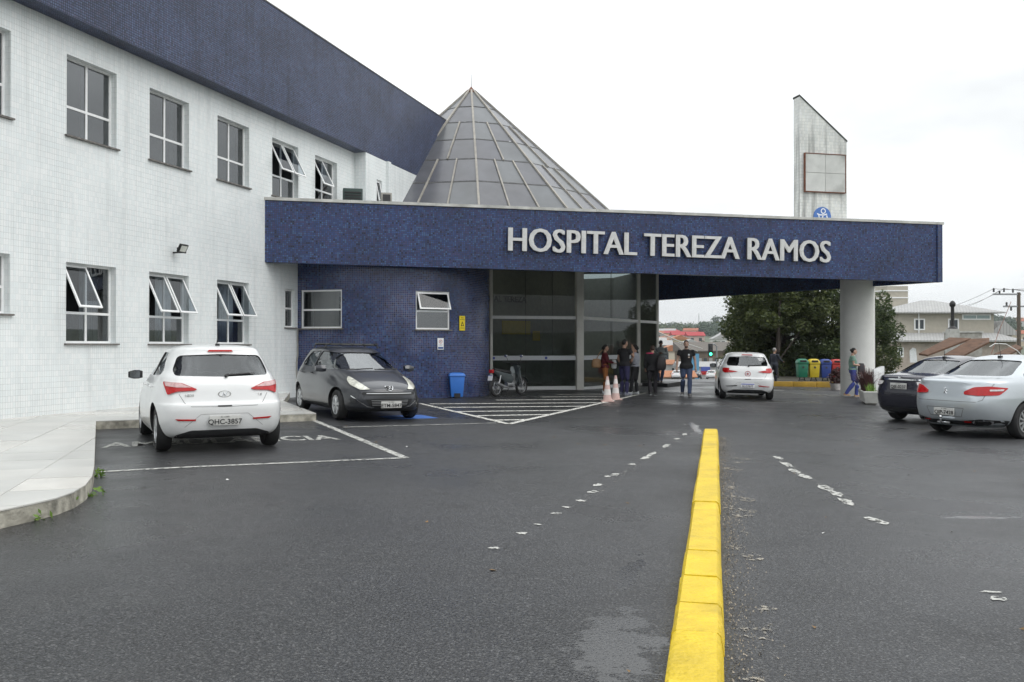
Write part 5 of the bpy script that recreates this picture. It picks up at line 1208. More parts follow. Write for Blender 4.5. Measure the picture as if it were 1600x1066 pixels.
person('man in black cap and grey sweatshirt looking at his phone by the door', (6.05, 35.9, -.01), R(168), 1.74, dict(elL=(-.27,.04,1.17), wrL=(-.07,.24,1.20), elR=(.27,.04,1.17), wrR=(.07,.24,1.20), kneeL=(-.09,.10,.52), ankL=(-.02,.06,.1), head=(0,.05,1.61)), SKIN['brown'], cloth('heather', (.30,.33,.33)), M_['jeans'], cloth('shoe_tan', (.16,.12,.10)), M_['black'], 'cap', 'long', .88)
person('grey haired man in dark jacket standing by the tree trunk', gp(12.0, 40.4), R(-60), 1.66, dict(elR=(.25,.12,1.18), wrR=(.2,.34,1.1)), SKIN['tan'], cloth('slate', (.028,.034,.048)), cloth('darkpants', (.02,.022,.03)), M_['black'], HAIR_G, 'short', 'long', .85)
pg_ = person('woman in mint green T-shirt and blue trousers walking past the pillar', gp(11.42, 29.6), R(-105), 1.67, dict(elL=(-.25,-.02,1.16), wrL=(-.16,.24,1.12), elR=(.25,.0,1.16), wrR=(.08,.27,1.12), kneeL=(-.09,.16,.53), ankL=(-.08,.12,.10), kneeR=(.10,.02,.5), ankR=(.08,-.24,.14), head=(0,.04,1.61)), SKIN['light'], cloth('mint', (.22,.36,.29)), cloth('royal', (.055,.075,.30)), cloth('sandal', (.5,.33,.2)), HAIR, 'bun', 'short', .96, True)
b = MB(); b.b2((-.04,.29,1.1),(.05,.40,1.115)); b.build('phone', mat('phone_red', (.35,.03,.06), .3), pg_)
bag('dark handbag hanging from the arm of the woman in green', (11.66, 29.48, .52), (.14,.09,.38), (.03,.026,.032), None, R(20))
# ================================================================ motor scooter
mc = tag(empty('motorcycle', gp(-.10, 27.15), 0), 'grey step-through motorcycle on its stand before the glass entrance', 'motorcycle')
hdm = Vector((.63, .78)); mc.rotation_euler = (0, 0, math.atan2(-hdm.x, hdm.y))
M_['moto'] = mat('moto_paint', (.10,.12,.125), .3, metal=.3, coat=.6, var=.06)
def mwheel(y, r):
    M = Matrix.Translation((0, y, r)) @ Matrix.Rotation(R(90), 4, 'Y'); b = MB(); n = 32
    b.lathe([(r*.80,-.03),(r*.92,-.042),(r,-.015),(r,.015),(r*.92,.042),(r*.80,.03)], n, 0, M); w = b.build('wheel', M_['rubber'], mc, 50)
    w.data.polygons  # tyre
    b = MB(); b.lathe([(r*.81,-.03),(r*.81,.03),(r*.75,.02),(r*.75,-.02)], n, 0, M, False); b.lathe([(.05,-.05),(.05,.05)], 14, 0, M)
    for k in range(14):
        a = 2*math.pi*k/14; b.tube([M @ Vector((.05*math.cos(a), .05*math.sin(a), .03*(-1)**k)), M @ Vector((r*.78*math.cos(a+.25), r*.78*math.sin(a+.25), 0))], .004, 4)
    b.build('rim', M_['alloy'], w)
def mring(y, r):   # real tyre ring
    b = MB(); rs = []
    for k in range(32):
        a = 2*math.pi*k/32; rs.append([Vector((.042*math.cos(q), y+(r-.045+.045*math.sin(q))*math.cos(a), r+(r-.045+.045*math.sin(q))*math.sin(a))) for q in [2*math.pi*i/8 for i in range(8)]])
    rs.append(rs[0]); b.rings(rs, caps=False); w = b.build('wheel', M_['rubber'], mc, 60)
    M = Matrix.Translation((0, y, r)) @ Matrix.Rotation(R(90), 4, 'Y'); b = MB(); b.lathe([(r*.75,-.022),(r*.75,.022),(r*.69,.016),(r*.69,-.016),(r*.75,-.022)], 32, 0, M, False); b.lathe([(.05,-.05),(.05,.05)], 14, 0, M)
    for k in range(16):
        a = 2*math.pi*k/16; b.tube([M @ Vector((.05*math.cos(a), .05*math.sin(a), .03*(-1)**k)), M @ Vector((r*.72*math.cos(a+.25), r*.72*math.sin(a+.25), 0))], .004, 4)
    b.build('rim', M_['alloy'], w)
mring(-.60, .285); mring(.62, .285)
b = MB(); b.rings([[(x*wd, y, z+h) for x, h in ((-1,0),(-.8,.05),(0,.075),(.8,.05),(1,0),(.5,-.02),(-.5,-.02))] for y, z, wd in ((-.72,.80,.07),(-.55,.78,.11),(-.3,.745,.12),(-.08,.72,.11),(.06,.70,.06))]); b.build('seat', M_['rubber'], mc, 60)
for s in (-1, 1):
    b = MB(); b.rings([[(s*x, y, z) for x, z in ((.05, zt), (.125, zt-.02), (.13, (zt+zb)/2), (.06, zb))] for y, zt, zb in ((-.80,.82,.76),(-.55,.78,.60),(-.25,.73,.46),(-.02,.68,.40),(.08,.60,.40))]); b.build('side_panel', M_['moto'], mc, 50)
    b = MB(); b.rings([[(s*x, y, z) for x, y in ((.03, y0+.1), (.16, y0), (.185, y0-.08), (.12, y0-.06))] for y0, z in ((.40,.36),(.36,.5),(.33,.66),(.37,.82),(.40,.90))]); b.build('leg_shield', M_['moto'], mc, 50)
b = MB(); b.rings([[(x, y, z) for x, y in ((-.07,y0-.05),(.07,y0-.05),(.09,y0+.04),(0,y0+.09),(-.09,y0+.04))] for y0, z in ((.46,.62),(.42,.8),(.36,.95),(.30,1.0))]); b.build('front_cowl', M_['moto'], mc, 50)
b = MB(); b.rings([[(x*.16, y, z) for x, y, z in ((-1,.22,1.0),(-.4,.30,1.05),(.4,.30,1.05),(1,.22,1.0))], [(x*.16, y, z) for x, y, z in ((-1,.32,.95),(-.4,.44,.93),(.4,.44,.93),(1,.32,.95))]]); b.tube([(-.36,.14,1.04),(-.2,.24,1.02),(.2,.24,1.02),(.36,.14,1.04)], [.016,.014,.014,.016], 8); b.build('handlebar', M_['plastic_dark'], mc, 50)
for s in (-1, 1):
    b = MB(); b.tube([(s*.22,.24,1.03),(s*.27,.26,1.14),(s*.30,.24,1.2)], .006, 5); b.build('mirror_stalk', M_['black'], mc)
    b = MB(); b.ell((s*.31,.23,1.23), (.065,.012,.045), 14, 8); b.build('mirror', M_['chrome'], mc, 180)
b = MB(); b.tube([(-.06,.62,.285),(-.06,.50,.6),(-.04,.42,.8)], .02, 8); b.tube([(.06,.62,.285),(.06,.50,.6),(.04,.42,.8)], .02, 8); b.build('fork', M_['steel'], mc, 60)
b = MB(); b.rings([[(x*.06, .62+rr*math.cos(a), .285+rr*math.sin(a)) for x, rr in ((-1,.31),(-.5,.325),(.5,.325),(1,.31))] for a in [R(d) for d in range(20, 171, 15)]], caps=False, closed=False); b.build('front_mudguard', M_['moto'], mc, 60)
b = MB(); b.rings([[(x*.06, -.60+rr*math.cos(a), .285+rr*math.sin(a)) for x, rr in ((-1,.31),(-.5,.325),(.5,.325),(1,.31))] for a in [R(d) for d in range(60, 201, 14)]], caps=False, closed=False); b.build('rear_mudguard', M_['plastic_dark'], mc, 60)
b = MB(); b.rings([[(.07*math.cos(q), y, .36+.09*math.sin(q)) for q in [2*math.pi*i/12 for i in range(12)]] for y in (-.12,-.05,.15,.22)]); b.tube([(0,.2,.38),(0,.3,.42)], .06, 10); b.b2((-.05,-.15,.42),(.05,.25,.66)); b.build('engine', M_['alloy'], mc, 40)
b = MB(); b.tube([(.08,.2,.3),(.12,.05,.25),(.13,-.2,.27),(.14,-.45,.33),(.145,-.75,.42)], [.018,.02,.028,.042,.044], 10); b.build('exhaust', M_['steel'], mc, 60)
for s in (-1, 1):
    b = MB(); b.tube([(s*.09,-.60,.30),(s*.1,-.5,.66)], .022, 8); b.build('shock_absorber', M_['alloy'], mc, 60)
b = MB(); b.tube([(-.10,-.12,.26),(-.14,-.26,.14),(-.16,-.30,.01)], .012, 6); b.tube([(.10,-.12,.26),(.14,-.26,.14),(.16,-.30,.01)], .012, 6); b.tube([(-.14,-.26,.14),(.14,-.26,.14)], .01, 6); b.build('centre_stand', M_['black'], mc)
b = MB(); b.b2((-.07,-.86,.72),(.07,-.78,.83)); b.build('tail_lamp', M_['red_lamp'], mc, bevel=.015)
b = MB(); b.add([(-.085,-.90,.50),(.085,-.90,.50),(.085,-.87,.66),(-.085,-.87,.66),(-.085,-.892,.50),(.085,-.892,.50),(.085,-.862,.66),(-.085,-.862,.66)], [(0,1,2,3),(7,6,5,4),(0,4,5,1),(1,5,6,2),(2,6,7,3),(3,7,4,0)]); lp = b.build('licence_plate', M_['plate_white'], mc); b = MB(); b.face([(-.083,-.876,.64),(.083,-.876,.64),(.083,-.873,.657),(-.083,-.873,.657)]); b.build('plate_band', M_['plate_blue'], lp)
# ================================================================ cones, bins, signs
M_['cone'] = mat('cone_plastic', (.60,.42,.38), .6, var=.15, scale=9, dirt=.35); M_['cone_w'] = mat('cone_white', (.68,.64,.62), .6, var=.15, scale=9, dirt=.25)
def cone(label, x, y):
    r = tag(empty('traffic_cone', gp(x, y)), label, 'cone', 'cones on the hatching'); b = MB(); b.b2((-.18,-.18,0),(.18,.18,.035)); b.build('base', M_['cone'], r, bevel=.01)
    for z0, z1, m in ((.035,.20,'cone'),(.20,.36,'cone_w'),(.36,.48,'cone'),(.48,.62,'cone_w'),(.62,.72,'cone')):
        b = MB(); f = lambda z: .135-.135*z*1.05; b.lathe([(f(z0), z0), (f(z1), z1)], 20); b.build('cone_band', M_[m], r, 60)
    return r
cone('faded pink and white traffic cone with scuffed base band by the hatching edge', 2.70, 25.0); cone('cleaner faded traffic cone behind the scuffed one', 3.05, 26.0)
bn = tag(empty('pedal_bin', gp(-1.62, 25.75), R(12)), 'bright blue plastic pedal bin against the dark blue tiled wall', 'bin'); M_['binblue'] = mat('bin_blue', (.03,.16,.55), .45, var=.06)
b = MB(); b.rings([[(x*(.17+.05*t), y*(.16+.04*t), .03+.60*t) for x, y in ((-1,-1),(1,-1),(1,1),(-1,1))] for t in (0, .5, 1)]); b.build('bin_body', M_['binblue'], bn, bevel=.02)
b = MB(); b.rings([[(x*k, y*k*.92, z) for x, y in ((-1,-1),(1,-1),(1,1),(-1,1))] for k, z in ((.235,.625),(.24,.655),(.20,.72),(.10,.74))]); b.build('lid', M_['binblue'], bn, bevel=.015)
b = MB(); b.b2((-.07,-.24,.02),(.07,-.15,.045)); b.b2((-.09,-.185,.04),(.09,-.168,.14)); b.build('pedal', M_['black'], bn)
def wall_sign(name, s, z0, z1, w, m, label):
    p = pt(s); q = pt(s+.02); d = (q-p).normalized(); n = Vector((d.y, -d.x)); a = math.atan2(d.y, d.x)
    r = tag(empty(name, (p.x+n.x*.03, p.y+n.y*.03, z0), a), label, 'sign'); b = MB(); b.b2((-w/2, -.008, 0), (w/2, .012, z1-z0)); b.build('board', m, r); return r, z1-z0
r, h = wall_sign('warning_sign', Sn+RR*R(64), 1.93, 2.36, .22, mat('sign_yellow', (.80,.62,.02), .5), 'yellow caution sign with black triangle on the curved blue wall')
b = MB(); b.add([(-.07,-.011,.13),(.07,-.011,.13),(0,-.011,.27)], [(0,1,2)]); b.build('triangle', M_['black'], r); b = MB(); b.add([(-.035,-.013,.15),(.035,-.013,.15),(0,-.013,.22)], [(0,1,2)]); b.build('triangle_fill', mat('sign_yellow_b', (.8,.62,.02), .5), r)
for z, t, sz in ((.355,'PISO',.05), (.31,'MOLHADO',.036), (.06,'CUIDADO',.036)): mesh_obj('sign_lettering', text_mesh(t, sz, .001, 0, 'CENTER'), M_['black'], r, Matrix.Translation((0,-.0105,z)) @ Matrix.Rotation(R(90), 4, 'X'))
r, h = wall_sign('notice_sign', Sn+RR*R(51), 1.37, 1.70, .20, M_['white_paint'], 'small white notice with red ring and blue strip under the curved wall window')
b = MB(); b.rings([[(k*math.cos(t), -.011, .23+k*math.sin(t)) for t in [2*math.pi*i/20 for i in range(20)]] for k in (.055,.042)], caps=False); b.build('ring', mat('sign_red', (.5,.03,.02), .5), r)
mesh_obj('sign_lettering', text_mesh('P', .07, .001, 0, 'CENTER'), M_['black'], r, Matrix.Translation((0,-.0115,.205)) @ Matrix.Rotation(R(90), 4, 'X'))
mesh_obj('sign_lettering', text_mesh('PROIBIDO', .03, .001, 0, 'CENTER'), M_['black'], r, Matrix.Translation((0,-.011,.12)) @ Matrix.Rotation(R(90), 4, 'X'))
b = MB(); b.b2((-.085,-.012,.02),(.085,-.0085,.075)); b.build('blue_strip', mat('sign_blue', (.03,.08,.25), .5), r)
# recycling bins in a row
def rbin(cname, c, px):
    x = (px-800)/1380*40.6; r = tag(empty('recycling_bin', gp(x, 40.6, .05)), cname+' plastic recycling bin with a hooded lid on a stand before the trees', 'bin', 'recycling bins'); m = mat('recycle_'+cname, c, .4, var=.1)
    b = MB(); b.rings([[(X*(.205+.03*t), Y*(.17+.03*t), .28+.60*t) for X, Y in ((-1,-1),(1,-1),(1,1),(-1,1))] for t in (0,.5,1)]); b.build('bin_body', m, r, bevel=.025)
    b = MB(); b.rings([[(X*k, Y*k*.85, z) for X, Y in ((-1,-1),(1,-1),(1,1),(-1,1))] for k, z in ((.25,.88),(.255,.96),(.235,1.03),(.19,1.10),(.12,1.13))]); b.build('lid', m, r, bevel=.03)
    b = MB(); b.b2((-.14,-.232,.985),(.14,-.19,1.065)); b.build('lid_opening', M_['black'], r, bevel=.01)
    b = MB(); b.add([(.05*math.cos(t), -.205, .74+.05*math.sin(t)) for t in [2*math.pi*i/12 for i in range(12)]], [tuple(range(12))]); b.build('recycling_mark', M_['plastic_dark'], r)
    b = MB(); b.tube([(-.18,0,0),(-.08,0,.3)], .022, 6); b.tube([(.18,0,0),(.08,0,.3)], .022, 6); b.tube([(-.12,0,.16),(.12,0,.16)], .016, 6); b.build('stand', M_['black'], r)
for cname, c, px in (('green', (.012,.16,.09), 1253), ('yellow', (.55,.42,.02), 1271), ('blue', (.02,.05,.24), 1289), ('red', (.42,.025,.02), 1306)): rbin(cname, c, px)
# far yellow kerb and planting bed
M_['soil'] = mat('soil', (.055,.05,.035), .95, var=.5, scale=2, bump=.6, bscale=8)
b = MB(); b.prism([(10.4,38.2),(15.8,37.6),(26,38.2),(26,56),(13.8,56)], -2.2, -.13); tag(b.build('planting_bed', M_['soil']), kind='structure')
kr = tag(empty('bed_kerb', (12, 37.7, -.25)), 'low ochre yellow kerb edging the planting bed by the bins', 'kerb')
M_['ochre'] = mat('ochre', (.50,.30,.03), .6, var=.2, scale=3, dirt=.25)
for k in range(6):
    a, c = Vector((10.1,38.05)).lerp(Vector((15.9,37.45)), k/6), Vector((10.1,38.05)).lerp(Vector((15.9,37.45)), (k+1)/6); b = MB()
    b.box(((a.x+c.x)/2-12, (a.y+c.y)/2-37.7, .07), ((c-a).length-.012, .16, .28+random.uniform(-.008,.008)), math.atan2(c.y-a.y, c.x-a.x)); b.build('kerb_stone', M_['ochre'], kr, bevel=.012)
# ================================================================ plants
def leaf_mat(name, c, c2):
    m, nt, N, L, b_, out = new_mat(name); oi = N('ShaderNodeNewGeometry'); r = N('ShaderNodeMix'); r.data_type = 'RGBA'; L(oi.outputs['Random Per Island'], r.inputs[0]); r.inputs[6].default_value = rgba(c); r.inputs[7].default_value = rgba(c2); L(r.outputs[2], b_.inputs['Base Color']); b_.inputs['Roughness'].default_value = .55
    tl_ = N('ShaderNodeBsdfTranslucent'); L(r.outputs[2], tl_.inputs[0]); mx = N('ShaderNodeMixShader'); mx.inputs[0].default_value = .25; L(b_.outputs[0], mx.inputs[1]); L(tl_.outputs[0], mx.inputs[2]); L(mx.outputs[0], out.inputs[0]); return m
M_['leaf_dark'] = leaf_mat('leaf_dark', (.028,.048,.014), (.13,.155,.045)); M_['leaf_mid'] = leaf_mat('leaf_mid', (.03,.055,.018), (.10,.135,.045)); M_['leaf_pale'] = leaf_mat('leaf_pale', (.055,.09,.035), (.15,.18,.08)); M_['leaf_far'] = leaf_mat('leaf_far', (.03,.06,.03), (.07,.11,.05)); M_['leaf_purple'] = leaf_mat('leaf_purple', (.05,.018,.02), (.11,.05,.045)); M_['leaf_bright'] = leaf_mat('leaf_bright', (.09,.18,.03), (.22,.36,.06))
M_['bark'] = mat('bark', (.045,.036,.03), .95, var=.4, scale=12, bump=.6, bscale=25)
rng_ = np.random.default_rng(5)
def leaves(blobs, n, size, seed=0):
    g = np.random.default_rng(seed); w = np.array([b_[3]*b_[4]*b_[5] for b_ in blobs])**.75; w /= w.sum(); idx = g.choice(len(blobs), n, p=w); B = np.array(blobs)[idx]
    d = g.normal(size=(n, 3)); d /= np.linalg.norm(d, axis=1)[:, None]; rad = g.uniform(.35, 1.0, n)**.5; rad *= 1+g.normal(0, .07, n)
    P = B[:, :3]+d*B[:, 3:6]*rad[:, None]
    a = g.normal(size=(n, 3)); a[:, 2] *= .6; a /= np.linalg.norm(a, axis=1)[:, None]; c = np.cross(a, g.normal(size=(n, 3))); c /= np.linalg.norm(c, axis=1)[:, None]
    s = size*g.uniform(.6, 1.4, n)[:, None]; V = np.stack([P-a*s, P+c*s*.42, P+a*s, P-c*s*.42], 1).reshape(-1, 3); F = np.arange(4*n).reshape(n, 4); return V, F
def tree(name, label, base, h, crown, n, size, m, trunk_r=.14, limbs=6, seed=1, group=None, low=.1):
    rt = tag(empty(name, base), label, 'tree', group); g = random.Random(seed); blobs = []
    cx, cy, cz, rx, ry, rz = crown
    for i in range(26):
        a = g.uniform(0, 6.28); q = g.uniform(.25, .95); zz = g.uniform(-.85, .9); k = math.sqrt(max(.05, 1-zz*zz)); s = g.uniform(.22, .42)
        blobs.append((cx+rx*q*k*math.cos(a), cy+ry*q*k*math.sin(a), cz+rz*zz, rx*s, ry*s, rz*s*.85))
    b = MB(); b.tube([(0,0,-.2),(.05,.02,h*.25),(cx*.3,cy*.3,h*.5),(cx*.7,cy*.7,cz)], [trunk_r*1.3,trunk_r,trunk_r*.8,trunk_r*.45], 10)
    for i in range(limbs):
        t = g.choice(blobs); z0 = g.uniform(low, .5)*h; b.tube([(cx*.2,cy*.2,z0),((cx*.2+t[0])/2+g.uniform(-.2,.2),(cy*.2+t[1])/2,(z0+t[2])/2+.2),(t[0],t[1],t[2])], [trunk_r*.5,trunk_r*.3,trunk_r*.1], 7)
    b.build('trunk', M_['bark'], rt, 60); V, F = leaves(blobs, n, size, seed); arr_obj('crown', V, F, M_[m], rt); return rt
tree('broadleaf_tree', 'dense dark broadleaf tree with bushy sides behind the green recycling bin', (14.9,48.5,-.2), 5.4, (-.2,0,3.0,2.9,2.6,2.9), 30000, .105, 'leaf_dark', .2, 8, 3)
tree('broadleaf_tree', 'dark low leafy tree hanging over the far street edge', (14.2,50.5,-.3), 4.6, (-.1,0,2.7,2.1,2.0,2.4), 16000, .10, 'leaf_dark', .13, 6, 8)
tree('broadleaf_tree', 'paler loose tree with thin bare twigs behind the red recycling bin', (17.0,47.2,-.2), 5.2, (.2,0,3.1,2.6,2.2,2.6), 16000, .10, 'leaf_mid', .12, 12, 5)
tree('broadleaf_tree', 'small olive tree right beside the white pillar', (18.9,46.2,-.6), 4.6, (.1,0,2.9,1.45,1.3,1.8), 5500, .09, 'leaf_mid', .09, 8, 6)
tree('slim_trunk_tree', 'tall dark tree with bare trunk next to the grey haired man', (13.5,45.0,-.2), 5.6, (.4,.4,4.2,2.2,1.8,1.8), 11000, .10, 'leaf_dark', .10, 2, 11)
# understorey shrub mass under the trees
blobs = [(12.6+.85*i+random.uniform(-.3,.3), 49.5+random.uniform(-1,1), .5+random.uniform(-.2,.5), 1.0, .9, .9) for i in range(11)]
V, F = leaves(blobs, 14000, .09, 21); tag(arr_obj('undergrowth', V, F, M_['leaf_dark']), kind='stuff')
# planter trough with purple grass
pl = tag(empty('planter_trough', gp(10.62, 26.3), R(73)), 'long white trough planter at the foot of the white pillar', 'planter'); b = MB()
b.rings([[(x*(.85+.08*t), y*(.17+.05*t), z) for x, y in ((-1,-1),(1,-1),(1,1),(-1,1))] for t, z in ((0,.05),(1,.34),(1.15,.36),(1.15,.40),(.8,.40),(.75,.34))]); b.build('trough', mat('planter_white', (.66,.66,.62), .6, var=.15, dirt=.4, scale=4), pl, bevel=.012)
b = MB(); [b.b2((x-.12,-.14,-.06),(x+.12,.14,.05)) for x in (-.6,.6)]; b.build('foot', M_['concrete'], pl)
def grass_clump(name, label, loc, n, h, spread, m, seed, lx=0):
    rt = tag(empty(name, loc, R(73)), label, 'plant'); g = np.random.default_rng(seed); V = []; F = []
    for i in range(n):
        a = g.uniform(0, 6.28); x0, y0 = g.uniform(-lx, lx)+g.normal(0,.05), g.normal(0,.05); L_ = h*g.uniform(.6,1.15); out_ = spread*g.uniform(.1,1); dx, dy = math.cos(a), math.sin(a); w = .012
        for j in range(4):
            t = j/3; r_ = out_*t**1.4; z = L_*(t-.25*t**3*(out_/spread)); ww = w*(1-t*.85); V += [(x0+dx*r_-dy*ww, y0+dy*r_+dx*ww, z), (x0+dx*r_+dy*ww, y0+dy*r_-dx*ww, z)]
        k = len(V)-8; F += [(k, k+1, k+3, k+2), (k+2, k+3, k+5, k+4), (k+4, k+5, k+7, k+6)]
    arr_obj('blades', np.array(V), np.array(F), M_[m], rt); return rt
pb = gp(10.72,26.7); grass_clump('purple_grass', 'spiky purple leaved plant in the white trough', (pb[0], pb[1], pb[2]+.35), 520, .66, .58, 'leaf_purple', 2, .4)
grass_clump('trough_greenery', 'fresh green plant at the end of the white trough', (10.42, 25.65, gz(10.4)+.35), 90, .28, .2, 'leaf_bright', 4, .12)
pp = tag(empty('plant_pot', gp(12.9, 35.2)), 'small pale pot with dark red foliage near the bed kerb', 'plant'); b = MB(); b.lathe([(.16,0),(.22,.22),(.23,.26),(.19,.26),(.17,.2)], 18); b.build('pot', M_['cone_w'], pp, 50)
V, F = leaves([(0,0,.5,.3,.3,.3),(.1,0,.7,.2,.2,.2)], 500, .07, 9); arr_obj('foliage', V, F, M_['leaf_purple'], pp)
# white post and rail fence beyond the trough
fe = tag(empty('post_fence', gp(10.72, 26.2)), 'white painted post and rail fence behind the dark saloon', 'fence')
for k in range(5):
    x, y = .15+.45*k, .25+.95*k; b = MB(); b.b2((x-.06,y-.06,-.15),(x+.06,y+.06,1.02)); b.build('post', M_['white_frame'], fe, bevel=.01)
    if k < 4:
        for z in (.45,.85): b = MB(); b.tube([(x+.03,y+.06,z),(x+.42,y+.89,z)], .035, 6); b.build('rail', M_['white_frame'], fe)
# weeds against the kerb
for i, (px, py_, n) in enumerate(((152,745,42),(149,775,18),(118,790,10),(60,812,9),(470,657,30))):
    p = G(px, py_); V, F = leaves([(0,0,.04,.09,.09,.05)], n, .03, 30+i); rt = tag(empty('weed', p), ('leafy weed at the corner of the ambulance bay kerb', 'low weed tuft along the curved kerb', 'moss tuft midway on the curved kerb', 'thin weed below the broken kerb face', 'mossy weed at the kerb end before the grey hatchback')[i], 'plant'); arr_obj('foliage', V, F, M_['leaf_bright'], rt)
# ================================================================ background: house, shed, pole, town, hills
M_['stucco'] = mat('stucco', (.42,.39,.33), .85, var=.08, scale=3, dirt=.08); M_['stucco_low'] = mat('stucco_low', (.44,.38,.33), .85, var=.2, scale=2, dirt=.15)
def tile_roof(name, c, c2):
    m, nt, N, L, b, out = new_mat(name); tc = N('ShaderNodeTexCoord'); br = N('ShaderNodeTexBrick'); L(tc.outputs['Object'], br.inputs[0]); br.inputs['Scale'].default_value = 1; br.inputs['Brick Width'].default_value = .3; br.inputs['Row Height'].default_value = .35; br.inputs['Mortar Size'].default_value = .03
    br.inputs['Color1'].default_value = rgba(c); br.inputs['Color2'].default_value = rgba(c2); br.inputs['Mortar'].default_value = rgba(tuple(q*.6 for q in c)); L(br.outputs[0], b.inputs['Base Color']); b.inputs['Roughness'].default_value = .8; return m
M_['grey_roof'] = tile_roof('grey_roof', (.42,.42,.41), (.36,.36,.36)); M_['red_roof'] = tile_roof('red_roof', (.40,.13,.07), (.34,.10,.05)); M_['orange_roof'] = tile_roof('orange_roof', (.45,.20,.10), (.38,.16,.08)); M_['crimson_roof'] = tile_roof('crimson_roof', (.42,.05,.06), (.36,.05,.05)); M_['brown_roof'] = mat('brown_roof', (.115,.06,.035), .85, var=.35, scale=3, bump=.3, bscale=9)
M_['far_glass'] = mat('far_glass', (.05,.06,.07), .15)
def hip(b, x0, x1, y0, y1, z, rise, over=.5, gable=False):
    x0 -= over; x1 += over; y0 -= over; y1 += over; d = min(x1-x0, y1-y0)/2
    if x1-x0 >= y1-y0: r0, r1 = (x0+(0 if gable else d), (y0+y1)/2), (x1-(0 if gable else d), (y0+y1)/2)
    else: r0, r1 = ((x0+x1)/2, y0+(0 if gable else d)), ((x0+x1)/2, y1-(0 if gable else d))
    V = [(x0,y0,z),(x1,y0,z),(x1,y1,z),(x0,y1,z),(*r0,z+rise),(*r1,z+rise)]
    F = [(0,1,5,4),(1,2,5),(2,3,4,5),(3,0,4)] if x1-x0 >= y1-y0 else [(0,1,4),(1,2,5,4),(2,3,5),(3,0,4,5)]
    b.add(V, F+[(3,2,1,0)]); e = .12; b.add([(p[0],p[1],p[2]-e*k) for k in (0,1) for p in V[:4]], [(0,4,5,1),(1,5,6,2),(2,6,7,3),(3,7,4,0),(4,7,6,5)]); return b
def wnd(root, x0, x1, z0, z1, y, fm=None, pane=None):
    b = MB(); f = .12; [b.b2(p, q) for p, q in (((x0-f,y-.06,z0-f),(x0,y+.02,z1+f)),((x1,y-.06,z0-f),(x1+f,y+.02,z1+f)),((x0,y-.06,z0-f),(x1,y+.02,z0)),((x0,y-.06,z1),(x1,y+.02,z1+f)),(((x0+x1)/2-.03,y-.05,z0),((x0+x1)/2+.03,y+.01,z1)))]; w = b.build('window', fm or M_['white_frame'], root)
    b = MB(); b.face([(x0,y-.015,z0),(x1,y-.015,z0),(x1,y-.015,z1),(x0,y-.015,z1)]); b.build('pane', pane or M_['far_glass'], w); return w
# the big grey house, 86 m away
HY = 86; hx = lambda px: (px-800)/1380*HY; hz_ = lambda py: CAM_Z+(542-py)*HY/1380
ho = tag(empty('grey_house', (hx(1480), HY, -2)), 'two storey grey house with pale tiled hip roofs and square tower', 'house'); OX, OZ = hx(1480), -2
def H_(px): return hx(px)-OX
def Z_(py): return hz_(py)-OZ
b = MB(); b.b2((H_(1404), 0, Z_(532)-.3), (H_(1553), 8, Z_(488))); b.build('upper_wall', M_['stucco'], ho)
b = MB(); b.b2((H_(1378), -2.2, -.5), (H_(1568), 9, Z_(533))); b.build('lower_wall', M_['stucco_low'], ho)
b = MB(); hip(b, H_(1404), H_(1553), 0, 8, Z_(488), 1.35, .75); b.build('roof', M_['grey_roof'], ho)
b = MB(); x0, x1 = H_(1370), H_(1575); zt, zb = Z_(520), Z_(532); b.add([(x0,-2.9,zb),(x1,-2.9,zb),(x1-1.3,0.02,zt),(x0+1.3,0.02,zt),(x0,-2.9,zb-.15),(x1,-2.9,zb-.15)], [(0,1,2,3),(4,5,1,0),(5,4,3,2)]); b.build('porch_roof', M_['grey_roof'], ho)
b = MB(); b.b2((H_(1553), 1, Z_(535)), (H_(1590), 7, Z_(520))); b.build('side_wing', M_['stucco'], ho); b = MB(); hip(b, H_(1553), H_(1588), .5, 7.5, Z_(522), 1.3, .4, True); b.build('side_roof', M_['grey_roof'], ho)
b = MB(); b.prism([(H_(1424),9.5),(H_(1443),8.2),(H_(1478),8.2),(H_(1478),12),(H_(1424),12)], Z_(488), Z_(438)); tw = b.build('tower', M_['stucco'], ho)
for py_ in (446, 458): b = MB(); b.prism([(H_(1424)-.05,9.45),(H_(1443)-.02,8.13),(H_(1478)+.05,8.13),(H_(1478)+.05,12.05),(H_(1424)-.05,12.05)], Z_(py_)-.06, Z_(py_)+.06); b.build('tower_band', M_['white_frame'], tw)
for px0, px1, y0, y1 in ((1430,1443,514,500),(1483,1496,514,500)): wnd(ho, H_(px0), H_(px1), Z_(y0), Z_(y1), -.02)
wnd(ho, H_(1505), H_(1546), Z_(498), Z_(493), -.02, None, mat('pale_pane', (.30,.38,.38), .2))
wnd(ho, H_(1388), H_(1394), Z_(556), Z_(545), -2.22)
b = MB(); b.tube([(H_(1435),-.1,Z_(489)),(H_(1435),-.1,Z_(530))], .06, 6); b.build('downpipe', M_['white_frame'], ho)
b = MB(); b.face([(H_(1406),-2.215,Z_(566)),(H_(1417),-2.215,Z_(566)),(H_(1415),-2.215,Z_(545)),(H_(1410),-2.215,Z_(543)),(H_(1405),-2.215,Z_(548))]); b.build('patched_render', M_['white_paint'], ho)
pk = tag(empty('pink_building', (hx(1380)*1.2, HY*1.2, -3)), 'dull pink flat roofed block behind the grey house', 'building'); b = MB(); b.b2((-3.2,0,0),(1.4,6,8.6)); b.build('wall', mat('dull_pink', (.42,.33,.33), .85), pk); b = MB(); b.b2((-3.4,-.15,8.6),(1.6,6.1,8.85)); b.build('roof', M_['coping'], pk)
